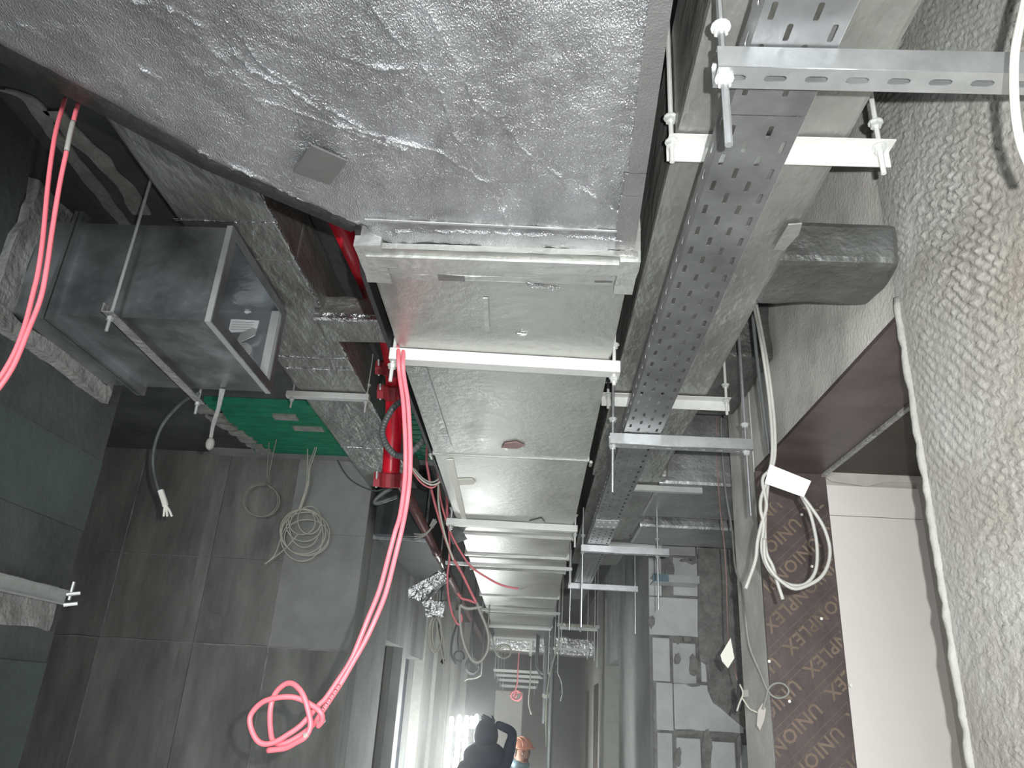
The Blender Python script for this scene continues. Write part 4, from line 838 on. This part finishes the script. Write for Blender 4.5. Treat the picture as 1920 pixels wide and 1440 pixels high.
# ================= PEOPLE =================
def figure(b_pts, edges, radii):
    me = bpy.data.meshes.new('body'); me.from_pydata(b_pts, edges, []); o = bpy.data.objects.new('body', me); COL.objects.link(o)
    sk = o.modifiers.new('s', 'SKIN'); sk.use_smooth_shade = True
    for i, r in enumerate(radii): me.skin_vertices[0].data[i].radius = r if isinstance(r, tuple) else (r, r)
    me.skin_vertices[0].data[0].use_root = True
    sb = o.modifiers.new('d', 'SUBSURF'); sb.levels = 2; sb.render_levels = 2
    dg = bpy.context.evaluated_depsgraph_get(); dg.update(); m2 = bpy.data.meshes.new_from_object(o.evaluated_get(dg)); b = NB(); b.from_mesh(m2)
    bpy.data.objects.remove(o); return b
def hand(t_, w, d, m_):
    w = Vector(w); d = Vector(d).normalized(); s = d.cross(Vector((0, 1, 0))).normalized()
    pts = [w, w+d*.05]; e = [(0, 1)]; r = [.024, .03]
    for k, (L, o_) in enumerate(((.07, -.027), (.08, -.009), (.075, .009), (.06, .026))):
        i = len(pts); base = w+d*.08+s*o_; pts += [base, base+d*L*.5+Vector((0, -.006, 0)), base+d*L+Vector((0, -.02, 0))]; e += [(1, i), (i, i+1), (i+1, i+2)]; r += [.010, .009, .007]
    i = len(pts); pts += [w+d*.03-s*.035, w+d*.06-s*.055]; e += [(1, i), (i, i+1)]; r += [.011, .009]
    obj('hand', figure([tuple(p) for p in pts], e, r), m_, t_, sm=True)
def person(label, x, y, zt, m_body, m_legs, yaw, arms, hood=False):
    """zt = height of the crown; arms = two lists (shoulder excluded) of elbow, wrist offsets from the shoulder"""
    t_ = thing('person', label, 'person', (x, y, 0)); s = zt/1.78
    R_ = Matrix.Rotation(yaw, 4, 'Z'); T = lambda p: tuple((Matrix.Translation((x, y, 0)) @ R_ @ Matrix.Diagonal((s, s, s, 1))) @ Vector(p))
    pts = [(0,0,.95),(0,.0,1.12),(0,.01,1.30),(0,.0,1.43),(0,0,1.50)]; e = [(0,1),(1,2),(2,3),(3,4)]; r = [(.16,.11),(.145,.105),(.165,.115),(.11,.09),.058]
    for sg in (-1, 1):
        i = len(pts); pts += [(sg*.10,0,.86),(sg*.11,-.01,.50),(sg*.11,.02,.10)]; e += [(0,i),(i,i+1),(i+1,i+2)]; r += [.095,.065,.048]
        i = len(pts); A = arms[0 if sg < 0 else 1]; sh = Vector((sg*.19, 0, 1.40)); pts += [tuple(sh), tuple(sh+Vector(A[0])), tuple(sh+Vector(A[1]))]; e += [(3,i),(i,i+1),(i+1,i+2)]; r += [.07,.05,.034]
    obj('clothing', figure([T(p) for p in pts], e, [tuple(q*s for q in k) if isinstance(k, tuple) else k*s for k in r]), m_body, t_, sm=True)
    for sg in (-1, 1):
        A = arms[0 if sg < 0 else 1]; sh = Vector((sg*.19, 0, 1.40)); w = Vector(T(sh+Vector(A[1]))); d = w-Vector(T(sh+Vector(A[0]))); hand(t_, w, d, 'navy' if hood else 'skin')
        obj('shoe', box(NB(), x+sg*.11-.05, x+sg*.11+.05, y-.19, y+.09, 0, .11, bev=.03), 'black', t_)
    # head: shaped cranium, jaw, nose, ears
    hb_ = NB(); bmesh.ops.create_uvsphere(hb_, u_segments=24, v_segments=18, radius=1.)
    for v in hb_.verts:
        c = v.co; zz = c.z
        wd = .078*(1-.28*max(0, -zz)**1.5); dp = .098*(1-.12*max(0, -zz)); v.co = Vector((c.x*wd, c.y*dp, zz*.118))
        if c.y < 0 and abs(v.co.x) < .02: v.co.y -= .012*math.exp(-((zz+.08)/.2)**2)*(1-abs(v.co.x)/.02)
        for ex in (-.032, .032): v.co.y += .010*math.exp(-((v.co.x-ex)/.014)**2-((v.co.z-.006)/.014)**2) if c.y < 0 else 0
    HM = Matrix.Translation(T((0, -.015, 1.655))) @ R_ @ Matrix.Diagonal((s, s, s, 1))
    xf(hb_, HM); hd = obj('head', hb_, 'navy' if hood else 'skin', t_, sm=True)
    if not hood:
        for ex in (-.031, .031):
            q = NB(); bmesh.ops.create_icosphere(q, subdivisions=2, radius=.0105, matrix=HM @ Matrix.Translation((ex, -.084, .006))); obj('eye', q, 'eye_white', hd)
            q = NB(); tube(q, [HM @ Vector((ex-.017, -.096, .024)), HM @ Vector((ex, -.101, .028)), HM @ Vector((ex+.017, -.096, .023))], .004, 5); obj('eyebrow', q, 'hair', hd)
            q = NB(); bmesh.ops.create_icosphere(q, subdivisions=1, radius=.0052, matrix=HM @ Matrix.Translation((ex, -.0925, .006))); obj('pupil', q, 'black', hd)
        for sg in (-1, 1):
            q = NB(); bmesh.ops.create_icosphere(q, subdivisions=2, radius=1, matrix=HM @ Matrix.Translation((sg*.079, .005, -.005)) @ Matrix.Diagonal((.010, .018, .032, 1))); obj('ear', q, 'skin', hd)
        q = NB(); tube(q, [HM @ Vector((-.024, -.091, -.062)), HM @ Vector((0, -.099, -.060)), HM @ Vector((.024, -.091, -.062))], .006, 6); obj('mouth', q, 'red_dark', hd)
        q = NB(); tube(q, [HM @ Vector((-.024, -.094, -.048)), HM @ Vector((0, -.103, -.044)), HM @ Vector((.024, -.094, -.048))], .0045, 6); obj('moustache', q, 'hair', hd)
        q = NB(); bmesh.ops.create_uvsphere(q, u_segments=20, v_segments=12, radius=1); bmesh.ops.delete(q, geom=[v for v in q.verts if v.co.z < -.35 or (v.co.y < -.55 and v.co.z < .45)], context='VERTS')
        xf(q, HM @ Matrix.Translation((0, .008, .012)) @ Matrix.Diagonal((.088, .105, .118, 1))); obj('hair', q, 'hair', t_, sm=True)
    return t_, HM
w_, HM = person('worker in an orange safety helmet and red top, far down the corridor', at(977, 1420, Y=9).x, 9.0, 1.84, 'red_cloth', 'navy', math.radians(28), [((-.05,-.02,-.28), (-.02,-.14,-.5)), ((.05,-.02,-.28), (.02,-.14,-.5))])
q = NB(); bmesh.ops.create_uvsphere(q, u_segments=28, v_segments=16, radius=1); bmesh.ops.delete(q, geom=[v for v in q.verts if v.co.z < -.01], context='VERTS')
xf(q, HM @ Matrix.Translation((0, .01, .055)) @ Matrix.Diagonal((.118, .138, .098, 1))); hm = obj('helmet', q, 'helmet', w_, sm=True)
q = NB(); P_ = [HM @ Vector((math.cos(a)*.122, .01+math.sin(a)*(.142 if math.sin(a) > 0 else .185), .052+(0.0 if math.sin(a) > 0 else .0))) for a in (2*math.pi*k/28 for k in range(28))]; prism(q, P_, HM.to_3x3() @ Vector((0, 0, .007))); obj('brim', q, 'helmet', hm)
q = NB(); P_ = [HM @ Vector((0, .01+math.cos(a)*.141, .055+math.sin(a)*.103)) for a in (math.pi*k/14 for k in range(15))]; tube(q, P_, .009, 6); obj('crest', q, 'helmet', hm, sm=True)
for sg in (-1, 1):
    q = NB(); P_ = [HM @ Vector((sg*.045, .01+math.cos(a)*.126, .055+math.sin(a)*.094)) for a in (math.pi*k/14 for k in range(15))]; tube(q, P_, .006, 6); obj('ridge', q, 'helmet', hm, sm=True)
b = NB(); bmesh.ops.create_uvsphere(b, u_segments=16, v_segments=10, radius=1, matrix=HM @ Matrix.Translation((0, .03, -.10)) @ Matrix.Diagonal((.10, .10, .06, 1))); obj('scarf', b, 'steel_blue', w_, sm=True)
p2, HM2 = person('worker in dark blue hooded clothes seen from behind, one arm raised over the head', at(910, 1400, Y=8.6).x, 8.6, 2.02, 'navy', 'navy', math.radians(170), [((-.06,.0,.30), (.11,.02,.36)), ((.06,-.02,-.26), (.02,-.16,-.46))], hood=True)
q = NB(); bmesh.ops.create_uvsphere(q, u_segments=20, v_segments=14, radius=1, matrix=HM2 @ Matrix.Translation((0, .02, .0)) @ Matrix.Diagonal((.11, .13, .14, 1))); obj('hood', q, 'navy', p2, sm=True)
q = NB(); bmesh.ops.create_uvsphere(q, u_segments=20, v_segments=14, radius=1, matrix=HM2 @ Matrix.Translation((0, .02, -.17)) @ Matrix.Diagonal((.20, .15, .13, 1))); obj('collar', q, 'navy', p2, sm=True)

# ================= GLOW HAZE (scattering volume added for the glow round the light tubes) =================
hz = bpy.data.materials.new('glow_haze'); hz.use_nodes = True; nt = hz.node_tree; nt.nodes.remove(nt.nodes['Principled BSDF'])
vs_ = nt.nodes.new('ShaderNodeVolumeScatter'); vs_.inputs['Density'].default_value = .075; vs_.inputs['Anisotropy'].default_value = .4
nt.links.new(vs_.outputs[0], nt.nodes['Material Output'].inputs['Volume']); M['haze'] = hz
hzo = obj('glow_haze', bx(XL+.01, XR-.01, 6.2, 17.1, .02, 3.9), 'haze'); hzo['kind'] = 'stuff'; hzo['label'] = 'faint haze added for the glow around the light tubes down the corridor'; hzo['category'] = 'haze'
